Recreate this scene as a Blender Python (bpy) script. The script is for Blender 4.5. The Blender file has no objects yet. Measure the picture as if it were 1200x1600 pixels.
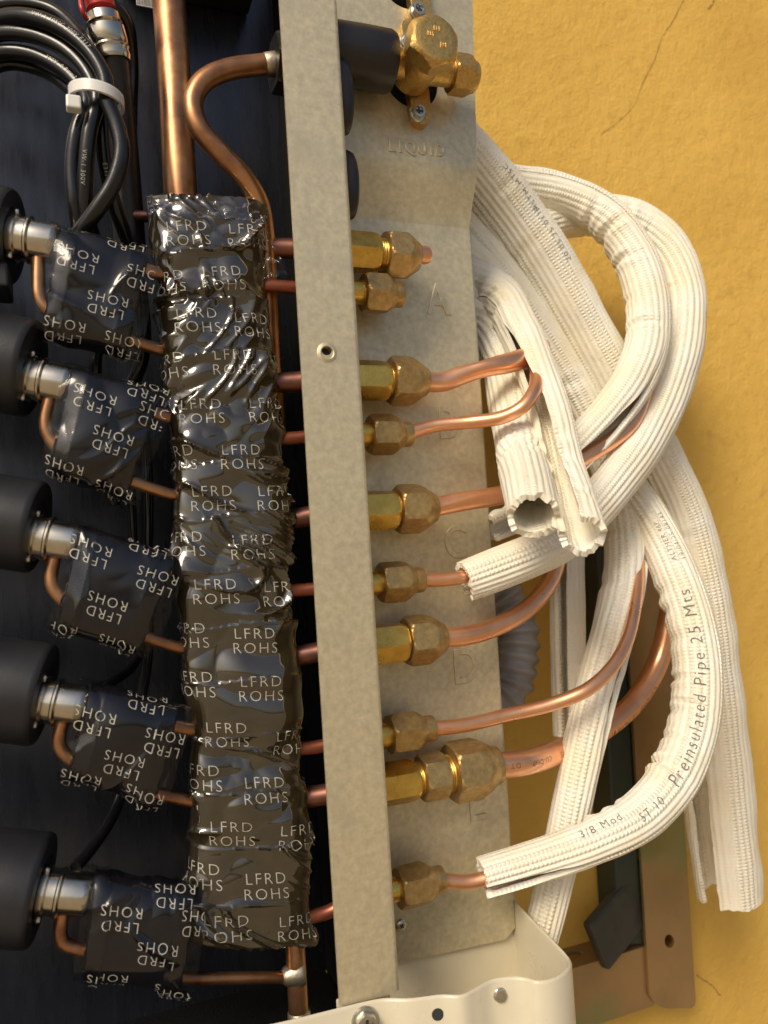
import bpy, bmesh, math, random
from mathutils import Vector, Matrix, noise
from mathutils.geometry import tessellate_polygon

scene = bpy.context.scene
COL = scene.collection
PI = math.pi
rng = random.Random(7)

# ------------------------------------------------------------------ camera
FPX = 1200.0                                   # focal length in photo pixels (photo 1200 x 1600)
PSI, PITCH, ROLL = math.atan(1200/3100), math.radians(2.6), math.radians(3.5)
CAM = Vector((0.0, -0.325, 1.30))
F = Vector((math.sin(PSI)*math.cos(PITCH), math.cos(PSI)*math.cos(PITCH), math.sin(PITCH)))
R0 = Vector((math.cos(PSI), -math.sin(PSI), 0)); U0 = R0.cross(F)
CR = R0*math.cos(ROLL) - U0*math.sin(ROLL)
CU = R0*math.sin(ROLL) + U0*math.cos(ROLL)
cam_d = bpy.data.cameras.new('camera'); cam = bpy.data.objects.new('camera', cam_d); COL.objects.link(cam)
cam.matrix_world = Matrix(((CR.x, CU.x, -F.x, CAM.x), (CR.y, CU.y, -F.y, CAM.y), (CR.z, CU.z, -F.z, CAM.z), (0, 0, 0, 1)))
cam_d.sensor_fit = 'VERTICAL'; cam_d.sensor_height = 36.0; cam_d.lens = FPX/1600*36
cam_d.clip_start = 0.01; cam_d.clip_end = 500
cam_d.dof.use_dof = True; cam_d.dof.focus_distance = 0.385; cam_d.dof.aperture_fstop = 11
scene.camera = cam

# ------------------------------------------------------------------ sky, sun, exposure
SUN_DIR = Vector((-0.56, -0.52, 0.64)).normalized()      # towards the sun
w = bpy.data.worlds.new('World'); scene.world = w; w.use_nodes = True
nt = w.node_tree; bg = nt.nodes['Background']
sky = nt.nodes.new('ShaderNodeTexSky'); sky.sky_type = 'NISHITA'; sky.sun_disc = False
sky.sun_elevation = math.asin(SUN_DIR.z); sky.sun_rotation = math.atan2(SUN_DIR.x, SUN_DIR.y)
sky.dust_density = 4.0; sky.air_density = 1.0; sky.ozone_density = 1.0
nt.links.new(sky.outputs[0], bg.inputs[0]); bg.inputs[1].default_value = 0.10
sd = bpy.data.lights.new('sun', 'SUN'); sd.energy = 2.3; sd.angle = math.radians(22); sd.color = (1.0, 0.88, 0.68)
so = bpy.data.objects.new('sun', sd); COL.objects.link(so)
so.rotation_euler = (-SUN_DIR).to_track_quat('-Z', 'Y').to_euler(); so.location = (0.5, -1, 3)
vs = scene.view_settings
vs.view_transform = 'Standard'; vs.look = 'None'; vs.gamma = 1; vs.use_curve_mapping = False
vs.exposure = 0.06

# ------------------------------------------------------------------ pixel helpers
def ray(px, py):
    return F + CR*((px-600)/FPX) + CU*((800-py)/FPX)
def P(px, py, Y):
    d = ray(px, py); return CAM + d*((Y-CAM.y)/d.y)
def PZ(px, py, Z):
    d = ray(px, py); return CAM + d*((Z-CAM.z)/d.z)
def mpp(p):                                     # metres per photo pixel at a point
    return (p-CAM).dot(F)/FPX
def path(*pts):
    return [P(*q) for q in pts]

# ------------------------------------------------------------------ materials
def mat(name, color, rough=0.5, metal=0.0, var=None, vscale=300, vmix=0.5, bump=0, bscale=800, rvar=0, coat=0,
        sss=0, spec=0.5, stretch=None, var2=None, v2scale=60, v2lo=0.55, v2hi=0.75, aniso=None):
    m = bpy.data.materials.new(name); m.use_nodes = True
    t = m.node_tree; n = t.nodes; L = t.links; b = n['Principled BSDF']
    b.inputs['Base Color'].default_value = (*color, 1); b.inputs['Roughness'].default_value = rough
    b.inputs['Metallic'].default_value = metal; b.inputs['Specular IOR Level'].default_value = spec
    b.inputs['Coat Weight'].default_value = coat; b.inputs['Coat Roughness'].default_value = 0.06
    if sss:
        b.inputs['Subsurface Weight'].default_value = sss; b.inputs['Subsurface Radius'].default_value = (1, .9, .75)
        b.inputs['Subsurface Scale'].default_value = 0.002
    tc = n.new('ShaderNodeTexCoord'); co = tc.outputs['Object']
    if stretch:
        mp = n.new('ShaderNodeMapping'); mp.inputs['Scale'].default_value = stretch
        L.new(co, mp.inputs[0]); co = mp.outputs[0]
    def nz(scale, detail=4, rough_=0.6):
        x = n.new('ShaderNodeTexNoise'); x.inputs['Scale'].default_value = scale
        x.inputs['Detail'].default_value = detail; x.inputs['Roughness'].default_value = rough_
        L.new(co, x.inputs['Vector']); return x
    cur = None
    if var:
        x = nz(vscale); r = n.new('ShaderNodeMapRange'); r.inputs[1].default_value = .35; r.inputs[2].default_value = .65
        r.inputs[4].default_value = vmix; L.new(x.outputs[0], r.inputs[0])
        mx = n.new('ShaderNodeMix'); mx.data_type = 'RGBA'
        mx.inputs[6].default_value = (*color, 1); mx.inputs[7].default_value = (*var, 1)
        L.new(r.outputs[0], mx.inputs[0]); cur = mx.outputs[2]
    if var2:
        x = nz(v2scale, 6); r = n.new('ShaderNodeMapRange'); r.inputs[1].default_value = v2lo; r.inputs[2].default_value = v2hi
        L.new(x.outputs[0], r.inputs[0])
        mx = n.new('ShaderNodeMix'); mx.data_type = 'RGBA'
        if cur: L.new(cur, mx.inputs[6])
        else: mx.inputs[6].default_value = (*color, 1)
        mx.inputs[7].default_value = (*var2, 1); L.new(r.outputs[0], mx.inputs[0]); cur = mx.outputs[2]
    if cur: L.new(cur, b.inputs['Base Color'])
    if rvar:
        x = nz(vscale*0.6); r = n.new('ShaderNodeMapRange'); r.inputs[1].default_value = .3; r.inputs[2].default_value = .7
        r.inputs[3].default_value = max(.02, rough-rvar); r.inputs[4].default_value = rough+rvar
        L.new(x.outputs[0], r.inputs[0]); L.new(r.outputs[0], b.inputs['Roughness'])
    if bump:
        x = nz(bscale, 3); bp = n.new('ShaderNodeBump'); bp.inputs['Strength'].default_value = 1; bp.inputs['Distance'].default_value = bump
        L.new(x.outputs[0], bp.inputs['Height']); L.new(bp.outputs[0], b.inputs['Normal'])
    return m

M = {}
M['galv'] = mat('galvanised_steel', (.66, .585, .40), .44, .55, (.50, .435, .29), 300, .75, bump=.00004, bscale=900, rvar=.08,
                var2=(.44, .40, .30), v2scale=45, v2lo=.55, v2hi=.8)
M['paint'] = mat('cream_paint', (.62, .56, .42), .30, 0, (.56, .50, .36), 60, .5, rvar=.05, var2=(.2, .16, .1), v2scale=260, v2lo=.72, v2hi=.78)
M['nut'] = mat('brass_nut', (.52, .36, .15), .42, .85, (.36, .23, .09), 350, .8, bump=.00005, bscale=1200, rvar=.1)
M['cap'] = mat('cast_brass', (.66, .44, .15), .36, .9, (.45, .28, .09), 700, .8, bump=.0002, bscale=1500, rvar=.08)
M['brass'] = mat('bright_brass', (.78, .52, .12), .30, .92, (.56, .35, .07), 180, .7, rvar=.08)
M['copper'] = mat('copper_pipe', (.92, .50, .29), .34, .90, (.78, .38, .20), 70, .7, rvar=.10, bump=.00002, bscale=700)
M['copper_old'] = mat('tarnished_copper', (.52, .26, .12), .34, .9, (.20, .09, .055), 55, .85, rvar=.1, var2=(.64, .36, .18), v2scale=30, v2lo=.5, v2hi=.75)
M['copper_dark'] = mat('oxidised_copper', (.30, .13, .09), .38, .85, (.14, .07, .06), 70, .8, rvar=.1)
M['solder'] = mat('solder', (.50, .45, .36), .4, .9, (.3, .22, .14), 400, .7, bump=.0001)
M['steel'] = mat('stainless_steel', (.62, .58, .50), .22, 1.0, (.50, .45, .36), 120, .6, rvar=.06)
M['zinc'] = mat('zinc_plated_steel', (.60, .58, .50), .30, .95, (.42, .41, .36), 500, .6)
M['dark'] = mat('recess_shade', (.03, .03, .03), .6)  # dark colour stands in for shade inside holes and recesses
M['coil'] = mat('black_coil_plastic', (.013, .0135, .016), .42, 0, (.022, .023, .025), 40, .8, bump=.00006, bscale=900, spec=.4)
M['cable'] = mat('black_cable', (.008, .008, .009), .22, 0, spec=.5, rvar=.05, bump=.00008, bscale=150)
M['foam'] = mat('black_foam', (.009, .008, .008), .36, 0, (.015, .013, .013), 150, .7, bump=.0001, bscale=900)
M['matt'] = mat('matt_black_foam', (.008, .008, .008), .9, 0, (.014, .013, .012), 900, .9, bump=.0008, bscale=900, spec=.15)
M['panel'] = mat('dark_panel', (.036, .041, .054), .28, .55, (.022, .025, .033), 200, .7, rvar=.1, stretch=(1, 1, .15), bump=.00002)
M['tape'] = mat('black_glossy_tape', (.022, .017, .009), .06, 0, spec=1.0, coat=1.0, var=(.034, .026, .013), vscale=60, vmix=.8)
M['tape_dark'] = mat('blue_black_tape', (.006, .006, .009), .10, 0, spec=.6, var=(.010, .009, .011), vscale=60, vmix=.8)
M['print'] = mat('white_print', (.52, .50, .44), .35, 0, (.38, .36, .31), 500, .8)
M['ink'] = mat('black_ink', (.035, .035, .035), .6, 0, (.30, .28, .24), 1300, .9)
M['nylon'] = mat('white_nylon', (.72, .72, .70), .35, sss=.3)
M['red'] = mat('red_plastic', (.45, .03, .02), .3)
M['hose'] = mat('grey_hose', (.36, .36, .37), .5, 0, (.24, .24, .25), 60, .8)
M['chrome'] = mat('yellow_passivated_steel', (.42, .27, .13), .34, .6, (.30, .22, .10), 16, .9, var2=(.24, .28, .12), v2scale=9, v2lo=.5, v2hi=.66, rvar=.05)
M['arm'] = mat('dark_grey_painted_steel', (.045, .046, .036), .5, .1, (.03, .031, .025), 90, .8, bump=.0001)
M['ground'] = mat('concrete_ground', (.38, .30, .19), .85, 0, (.30, .24, .15), 2, .8)
M['copper_print'] = mat('copper_print', (.20, .07, .03), .5)
M['liner'] = mat('inner_foil', (.42, .42, .40), .7)

def wall_mat():
    m = bpy.data.materials.new('yellow_render'); m.use_nodes = True
    t = m.node_tree; n = t.nodes; L = t.links; b = n['Principled BSDF']; b.inputs['Roughness'].default_value = .75
    b.inputs['Specular IOR Level'].default_value = .25
    tc = n.new('ShaderNodeTexCoord')
    def nz(s, d=5):
        x = n.new('ShaderNodeTexNoise'); x.inputs['Scale'].default_value = s; x.inputs['Detail'].default_value = d
        L.new(tc.outputs['Object'], x.inputs['Vector']); return x
    a = nz(9, 6); cr = n.new('ShaderNodeValToRGB')
    cr.color_ramp.elements[0].position = .3; cr.color_ramp.elements[0].color = (.62, .375, .075, 1)
    cr.color_ramp.elements[1].position = .7; cr.color_ramp.elements[1].color = (.72, .455, .10, 1)
    L.new(a.outputs[0], cr.inputs[0])
    d = nz(70, 6); r = n.new('ShaderNodeMapRange'); r.inputs[1].default_value = .62; r.inputs[2].default_value = .85
    r.inputs[4].default_value = .6; L.new(d.outputs[0], r.inputs[0])
    mx = n.new('ShaderNodeMix'); mx.data_type = 'RGBA'; L.new(r.outputs[0], mx.inputs[0]); L.new(cr.outputs[0], mx.inputs[6])
    mx.inputs[7].default_value = (.42, .24, .06, 1); L.new(mx.outputs[2], b.inputs['Base Color'])
    f = nz(420, 3); g = nz(90, 4)
    ad = n.new('ShaderNodeMath'); ad.operation = 'MULTIPLY_ADD'; ad.inputs[1].default_value = 2.2
    L.new(g.outputs[0], ad.inputs[0]); L.new(f.outputs[0], ad.inputs[2])
    bp = n.new('ShaderNodeBump'); bp.inputs['Strength'].default_value = .8; bp.inputs['Distance'].default_value = .0008
    L.new(ad.outputs[0], bp.inputs['Height']); L.new(bp.outputs[0], b.inputs['Normal'])
    return m
M['wall'] = wall_mat()

def sleeve_mat():
    m = bpy.data.materials.new('white_foam_sleeve'); m.use_nodes = True
    t = m.node_tree; n = t.nodes; L = t.links; b = n['Principled BSDF']
    b.inputs['Roughness'].default_value = .36; b.inputs['Specular IOR Level'].default_value = .45
    b.inputs['Subsurface Weight'].default_value = .25; b.inputs['Subsurface Radius'].default_value = (1, .9, .7)
    b.inputs['Subsurface Scale'].default_value = .002
    uv = n.new('ShaderNodeUVMap'); sp = n.new('ShaderNodeSeparateXYZ'); L.new(uv.outputs[0], sp.inputs[0])
    def mth(op, a, bval=None, link=None):
        x = n.new('ShaderNodeMath'); x.operation = op; L.new(a, x.inputs[0])
        if link is not None: L.new(link, x.inputs[1])
        elif bval is not None: x.inputs[1].default_value = bval
        return x.outputs[0]
    su = mth('ABSOLUTE', mth('SINE', mth('MULTIPLY', sp.outputs[0], PI/.0022)))
    sv = mth('ABSOLUTE', mth('SINE', mth('MULTIPLY', sp.outputs[1], PI/.0036)))
    dots = mth('POWER', mth('MULTIPLY', su, link=sv), 1.5)
    wn = n.new('ShaderNodeTexNoise'); wn.inputs['Scale'].default_value = 1; wn.inputs['Detail'].default_value = 3
    mp = n.new('ShaderNodeMapping'); mp.inputs['Scale'].default_value = (120, 160, 1); L.new(uv.outputs[0], mp.inputs[0]); L.new(mp.outputs[0], wn.inputs['Vector'])
    # rows of embossed dots on part of the girth, finer lines elsewhere
    rowm = n.new('ShaderNodeMapRange'); rowm.inputs[1].default_value = -.3; rowm.inputs[2].default_value = .3
    rowm.inputs[3].default_value = .25
    L.new(mth('SINE', mth('MULTIPLY', sp.outputs[1], 2*PI/.023)), rowm.inputs[0])
    dd = mth('MULTIPLY', dots, link=rowm.outputs[0])
    h = mth('ADD', dd, link=mth('MULTIPLY', wn.outputs[0], 1.1))
    bp = n.new('ShaderNodeBump'); bp.inputs['Strength'].default_value = .9; bp.inputs['Distance'].default_value = .0006
    L.new(h, bp.inputs['Height']); L.new(bp.outputs[0], b.inputs['Normal'])
    tc = n.new('ShaderNodeTexCoord'); cn = n.new('ShaderNodeTexNoise'); cn.inputs['Scale'].default_value = 35; L.new(tc.outputs['Object'], cn.inputs['Vector'])
    cr = n.new('ShaderNodeValToRGB'); cr.color_ramp.elements[0].position = .35; cr.color_ramp.elements[1].position = .65
    cr.color_ramp.elements[0].color = (.84, .77, .60, 1); cr.color_ramp.elements[1].color = (.86, .83, .73, 1)
    L.new(cn.outputs[0], cr.inputs[0]); L.new(cr.outputs[0], b.inputs['Base Color'])
    return m
M['sleeve'] = sleeve_mat()

def film_mat():
    m = bpy.data.materials.new('clear_film'); m.use_nodes = True
    t = m.node_tree; n = t.nodes; L = t.links; n.remove(n['Principled BSDF']); out = n['Material Output']
    tr = n.new('ShaderNodeBsdfTransparent'); tr.inputs[0].default_value = (.93, .93, .93, 1)
    gl = n.new('ShaderNodeBsdfGlossy'); gl.inputs['Roughness'].default_value = .08; gl.inputs[0].default_value = (.9, .9, .9, 1)
    lw = n.new('ShaderNodeLayerWeight'); lw.inputs[0].default_value = .25
    r = n.new('ShaderNodeMapRange'); r.inputs[3].default_value = .01; r.inputs[4].default_value = .40; L.new(lw.outputs['Fresnel'], r.inputs[0])
    mx = n.new('ShaderNodeMixShader'); L.new(r.outputs[0], mx.inputs[0]); L.new(tr.outputs[0], mx.inputs[1]); L.new(gl.outputs[0], mx.inputs[2])
    L.new(mx.outputs[0], out.inputs[0]); return m
M['film'] = film_mat()

# ------------------------------------------------------------------ mesh helpers
def obj(name, verts, faces, m, parent=None, smooth=40, uvs=None):
    me = bpy.data.meshes.new(name); me.from_pydata([tuple(v) for v in verts], [], faces); me.update()
    if uvs:
        ul = me.uv_layers.new(name='UVMap')
        for l in me.loops: ul.data[l.index].uv = uvs[l.vertex_index]
    if smooth:
        me.shade_smooth()
        if smooth < 180: me.set_sharp_from_angle(angle=math.radians(smooth))
    me.materials.append(m if not isinstance(m, str) else M[m])
    o = bpy.data.objects.new(name, me); COL.objects.link(o)
    if parent is not None: o.parent = parent; o.matrix_parent_inverse = parent.matrix_world.inverted()
    return o
def tag(o, label, cat, group=None, kind=None):
    if label: o['label'] = label
    if cat: o['category'] = cat
    if group: o['group'] = group
    if kind: o['kind'] = kind
    return o
def thing(name, label, cat, loc, group=None):
    o = bpy.data.objects.new(name, None); COL.objects.link(o); o.empty_display_size = .02
    o.matrix_world = Matrix.Translation(loc); return tag(o, label, cat, group)

class MB:
    def __init__(s): s.v = []; s.f = []
    def add(s, v, f):
        k = len(s.v); s.v += [Vector(x) for x in v]; s.f += [tuple(i+k for i in q) for q in f]; return s
    def build(s, name, m, parent=None, smooth=40): return obj(name, s.v, s.f, m, parent, smooth)

def box(lo, hi):
    (a, b, c), (d, e, f) = lo, hi
    return ([(a,b,c),(d,b,c),(d,e,c),(a,e,c),(a,b,f),(d,b,f),(d,e,f),(a,e,f)],
            [(0,3,2,1),(4,5,6,7),(0,1,5,4),(1,2,6,5),(2,3,7,6),(3,0,4,7)])
def bevel_obj(o, wd, seg=2):
    md = o.modifiers.new('bevel', 'BEVEL'); md.width = wd; md.segments = seg; md.limit_method = 'ANGLE'; md.angle_limit = math.radians(35)
    return o
def circle2(c, r, n=40, flip=False):
    return [(c[0]+r*math.cos(2*PI*i/n), c[1]+r*math.sin(2*PI*i/n)) for i in range(n)][::-1 if flip else 1]
def round2(pts, rad, n=6):
    out = []; k = len(pts)
    for i in range(k):
        r = rad[i] if isinstance(rad, (list, tuple)) else rad
        p = Vector(pts[i]); a = (Vector(pts[i-1])-p); b = (Vector(pts[(i+1) % k])-p)
        if r <= 0: out.append(tuple(p)); continue
        a.normalize(); b.normalize(); p0 = p+a*r; p1 = p+b*r
        for j in range(n+1):
            t = j/n; q = p0*(1-t)**2 + p*2*t*(1-t) + p1*t*t; out.append((q.x, q.y))
    return out
def sheet(outer, holes, to3, thick):
    """flat sheet with holes; to3 maps (u,v) to a point, thick is the offset vector of the back face"""
    loops = [outer]+holes; flat = [q for l in loops for q in l]
    tris = tessellate_polygon([[Vector((*q, 0)) for q in l] for l in loops])
    n = len(flat); fr = [to3(*q) for q in flat]; v = fr+[p+thick for p in fr]
    f = [tuple(t) for t in tris]+[tuple(i+n for i in reversed(t)) for t in tris]
    k = 0
    for l in loops:
        m_ = len(l)
        for i in range(m_): a, b = k+i, k+(i+1) % m_; f.append((a, b, b+n, a+n))
        k += m_
    return v, f
def fix_normals(o):
    bm = bmesh.new(); bm.from_mesh(o.data); bmesh.ops.recalc_face_normals(bm, faces=bm.faces); bm.to_mesh(o.data); bm.free()
    return o

def turned(org, axis, prof, n=72, up=None, phase=0.0, close=True):
    """prof: list of (x, r) with r a number or function of angle; a solid turned about the axis"""
    axis = Vector(axis).normalized(); up = Vector(up or ((0, 0, 1) if abs(axis.z) < .9 else (1, 0, 0)))
    u = (up-axis*up.dot(axis)).normalized(); s = axis.cross(u)
    v = []; f = []
    for x, r in prof:
        for j in range(n):
            th = 2*PI*j/n; rr = r(th) if callable(r) else r
            v.append(Vector(org)+axis*x+(u*math.cos(th+phase)+s*math.sin(th+phase))*rr)
    for i in range(len(prof)-1):
        for j in range(n):
            a, b = i*n+j, i*n+(j+1) % n; f.append((a, b, b+n, a+n))
    if close:
        v.append(Vector(org)+axis*prof[0][0]); c = len(v)-1
        f += [(c, (j+1) % n, j) for j in range(n)]
        v.append(Vector(org)+axis*prof[-1][0]); c = len(v)-1; k = (len(prof)-1)*n
        f += [(c, k+j, k+(j+1) % n) for j in range(n)]
    return v, f
def hexr(af):
    ap = af/2
    return lambda th: ap/math.cos(((th+PI/6) % (PI/3))-PI/6)
def hexlim(af, lim):
    h = hexr(af); return lambda th: min(h(th), lim)
def hex_prism(L, af, ch=.06):
    c = af/2/math.cos(PI/6); a0 = c*(1-ch*1.6)
    return [(0, min(af/2*.96, a0)), (0, hexlim(af, a0)), (L*.03, hexlim(af, c*.955)), (L*.06, hexlim(af, c*.98)), (L*.10, hexlim(af, c)), (L*.90, hexlim(af, c)), (L*.94, hexlim(af, c*.98)), (L*.97, hexlim(af, c*.955)), (L, hexlim(af, a0)), (L, af/2*.9)]
def nut_prof(L, af, rcol, tcol, rt):
    """flare nut: chamfered hexagon, cone, collar (tcol share of the length), bore rt"""
    c = af/2/math.cos(PI/6); p = [(0, af/2*.8), (0, hexlim(af, c*.88)), (L*.03, hexlim(af, c*.94)), (L*.07, hexlim(af, c*.99)), (L*.10, hexlim(af, c))]
    x0, x1 = L*.52, L*(1-tcol)
    for i in range(13):
        t = i/12; p.append((x0+(x1-x0)*t, hexlim(af, c*(1-t**1.15)*1.0+rcol*t**1.15)))
    if tcol > .02: p += [(x1+L*.02, rcol*.995), (L*.97, rcol*.99)]
    p += [(L, rcol*.95), (L, rt), (L*.93, rt)]
    return p
def thread(org, axis, L, r, pitch, n=48, up=None):
    prof = []; k = int(L/pitch*6)
    axis = Vector(axis)
    for i in range(k+1):
        x = L*i/k
        prof.append((x, (lambda x: (lambda th: r-.00045*(.5+.5*math.cos(2*PI*(x/pitch)-th))))(x)))
    return turned(org, axis, prof, n, up)

# ------------------------------------------------------------------ swept tubes
def catmull(pts, per=24):
    out = []; n = len(pts)
    for i in range(n-1):
        p0 = pts[i-1] if i else pts[0]*2-pts[1]; p1 = pts[i]; p2 = pts[i+1]; p3 = pts[i+2] if i+2 < n else pts[-1]*2-pts[-2]
        d = [max(1e-5, (b-a).length**.5) for a, b in ((p0, p1), (p1, p2), (p2, p3))]
        m1 = ((p1-p0)/d[0]-(p2-p0)/(d[0]+d[1])+(p2-p1)/d[1])*d[1]
        m2 = ((p2-p1)/d[1]-(p3-p1)/(d[1]+d[2])+(p3-p2)/d[2])*d[1]
        for k in range(per):
            t = k/per
            out.append((p1*(2*t**3-3*t*t+1)+m1*(t**3-2*t*t+t)+p2*(-2*t**3+3*t*t)+m2*(t**3-t*t), i+t))
    out.append((pts[-1].copy(), n-1.0)); return out
class Sweep:
    """a path with frames: N faces the camera side, S is 90 degrees clockwise from the path seen from there"""
    def __init__(s, pts, step=.0015, radii=None):
        raw = catmull(pts); acc = [0]
        for a, b in zip(raw, raw[1:]): acc.append(acc[-1]+(b[0]-a[0]).length)
        s.L = acc[-1]; s.n = max(4, int(s.L/step)); s.p = []; s.k = []; j = 0
        for i in range(s.n+1):
            d = s.L*i/s.n
            while j < len(raw)-2 and acc[j+1] < d: j += 1
            t = (d-acc[j])/max(1e-9, acc[j+1]-acc[j])
            s.p.append(raw[j][0].lerp(raw[j+1][0], t)); s.k.append(raw[j][1]*(1-t)+raw[j+1][1]*t)
        s.r = [s._lin(radii, k) if isinstance(radii, (list, tuple)) else radii for k in s.k]
        s.T = []; s.N = []; s.S = []
        for i in range(s.n+1):
            t = (s.p[min(s.n, i+1)]-s.p[max(0, i-1)]).normalized()
            v = (CAM-s.p[i]).normalized()+Vector((0, -1.0, 0)); nn = (v-t*v.dot(t)).normalized()
            s.T.append(t); s.N.append(nn); s.S.append(t.cross(nn))
    @staticmethod
    def _lin(a, k):
        i = min(len(a)-2, int(k)); t = k-i; return a[i]*(1-t)+a[i+1]*t
    def key(s, k):                              # arc length at control point k
        for i in range(s.n+1):
            if s.k[i] >= k: return s.L*i/s.n
        return s.L
    def at(s, d, phi, rad):
        x = min(max(d/s.L*s.n, 0), s.n-1e-6); i = int(x); t = x-i
        p = s.p[i].lerp(s.p[i+1], t); N = s.N[i].lerp(s.N[i+1], t); S = s.S[i].lerp(s.S[i+1], t)
        return p+(N*math.cos(phi)+S*math.sin(phi))*rad
    def rad(s, d):
        x = min(max(d/s.L*s.n, 0), s.n-1e-6); i = int(x); return s.r[i]*(1-(x-i))+s.r[i+1]*(x-i)
    def tube(s, nseg=24, radf=None):
        v = []; f = []; n = nseg
        for i in range(s.n+1):
            d = s.L*i/s.n
            for j in range(n):
                ph = 2*PI*j/n; rr = radf(d, ph) if radf else s.r[i]
                v.append(s.p[i]+(s.N[i]*math.cos(ph)+s.S[i]*math.sin(ph))*rr)
        for i in range(s.n):
            for j in range(n):
                a, b = i*n+j, i*n+(j+1) % n; f.append((a, b, b+n, a+n))
        v += [s.p[0], s.p[-1]]; c = len(v)-2; k = s.n*n
        f += [(c, (j+1) % n, j) for j in range(n)]+[(c+1, k+j, k+(j+1) % n) for j in range(n)]
        return v, f

def pipe(name, pts, r, m, label=None, cat=None, parent=None, group=None, radf=None, nseg=24, step=.002):
    s = Sweep(pts, step, r); v, f = s.tube(nseg, (lambda d, ph: radf(s, d, ph)) if radf else None)
    o = obj(name, v, f, m, parent, 60)
    if label: tag(o, label, cat, group)
    o_s = s
    return o, o_s

# ------------------------------------------------------------------ lettering
_tc = {}
def text_mesh(txt, bold=0.0, maxlen=.12):
    """flat lettering, cap height 1, centred; returns verts, faces, width"""
    k = (txt, bold, maxlen)
    if k in _tc: return _tc[k]
    c = bpy.data.curves.new('lettering', 'FONT'); c.body = txt; c.align_x = 'CENTER'; c.size = 1/.73; c.offset = bold; c.resolution_u = 3
    c.space_line = .95; c.space_character = 1.22
    o = bpy.data.objects.new('lettering', c); COL.objects.link(o); bpy.context.view_layer.update()
    me = bpy.data.meshes.new_from_object(o.evaluated_get(bpy.context.evaluated_depsgraph_get()))
    bpy.data.objects.remove(o); bpy.data.curves.remove(c)
    bm = bmesh.new(); bm.from_mesh(me); bmesh.ops.triangulate(bm, faces=bm.faces)
    for _ in range(4):
        es = [e for e in bm.edges if e.calc_length() > maxlen*2]
        if not es: break
        bmesh.ops.subdivide_edges(bm, edges=es, cuts=1); bmesh.ops.triangulate(bm, faces=bm.faces)
    v = [(x.co.x, x.co.y) for x in bm.verts]; bm.verts.index_update(); f = [tuple(q.index for q in p.verts) for p in bm.faces]
    bm.free(); bpy.data.meshes.remove(me)
    ys = [q[1] for q in v]; cy = (min(ys)+max(ys))/2; v = [(a, b-cy) for a, b in v]
    _tc[k] = (v, f); return _tc[k]
def text_on_sweep(par, s, txt, d0, phi0, h, rev=False, off=.0003, radf=None, bold=0.0):
    v, f = text_mesh(txt, bold-.015); sg = -1 if rev else 1; out = []
    for a, b in v:
        d = d0+sg*a*h; r = s.rad(d); ph = phi0-sg*b*h/r
        out.append(s.at(d, ph, (radf(d, ph) if radf else r)+off))
    obj('printed_lettering', out, f, M['copper_print'] if par.name.startswith('copper') else M['print'] if par.name.startswith('cable') else M['ink'], par, 0)

# ================================================================== SETTING
YW = .180                                        # wall plane
v, f = box((-60, -60, -.2), (60, 60, 0)); tag(obj('ground', v, f, 'ground', smooth=0), None, None, kind='structure')
v, f = box((-2.2, YW, 0), (4, YW+.25, 3.2))
wall = tag(obj('yellow_wall', v, f, 'wall', smooth=0), 'yellow ochre rendered masonry wall behind the pipes and bracket', 'wall')
def crack(pts, wd):
    ps = catmull([P(x, y, YW-.0004) for x, y in pts], 8); v = []; f = []
    for i, (p, k) in enumerate(ps):
        t = (ps[min(len(ps)-1, i+1)][0]-ps[max(0, i-1)][0]).normalized(); n = Vector((t.z, 0, -t.x)); e = wd*(.3+.7*rng.random())
        q = p+n*rng.uniform(-1, 1)*wd*.8
        v += [q-n*e, q+n*e]
        if i: f.append((2*i-2, 2*i-1, 2*i+1, 2*i))
    obj('crack', v, f, crackm, wall, 0)
crackm = mat('crack_dirt', (.30, .18, .06), .9)
crack([(1088, 1524), (1100, 1532), (1112, 1540), (1126, 1556)], .0007)
crack([(1068, 0), (1050, 35), (1036, 55), (1024, 90), (1004, 130)], .00045)
crack([(1004, 130), (990, 165), (960, 195), (938, 210)], .0003)
crack([(1117, 0), (1112, 8), (1106, 14)], .0008)

# ================================================================== CABINET
cab = thing('condenser_cabinet', 'galvanised steel corner of an opened air conditioner outdoor unit', 'air conditioner', P(570, 1580, 0))
# --- corner post: front flange with a bend and a return on its right edge
PA, PB, PC, PD = P(431, -90, 0), P(517, -90, 0), P(621, 1553, 0), P(531, 1573, 0)     # top left, top right, bottom right, bottom left
def post3(u, v): return (PA.lerp(PB, u)).lerp(PD.lerp(PC, u), v)
hole = P(511, 551, 0); wpost = (PC-PD).length; hpost = (PD-PA).length
vh = (PA.z-hole.z)/(PA.z-PD.z); uh = (hole.x-post3(0, vh).x)/(post3(1, vh).x-post3(0, vh).x)
outer = round2([(0, 0), (.975, 0), (.975, 1), (0, 1)], [0, 0, .0, .0])
ru, rv = .0026/wpost, .0026/hpost
hl = [(uh+ru*math.cos(2*PI*i/28), vh+rv*math.sin(2*PI*i/28)) for i in range(28)]
outer = [(0, 0), (.975, 0), (.975, .9975), (.97, .9985), (.95, .9993), (.06, 1), (.03, .9995), (.0, .997)]
mb = MB(); mb.add(*sheet(outer, [hl], post3, Vector((0, .0014, 0))))
rb = .0022
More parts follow.
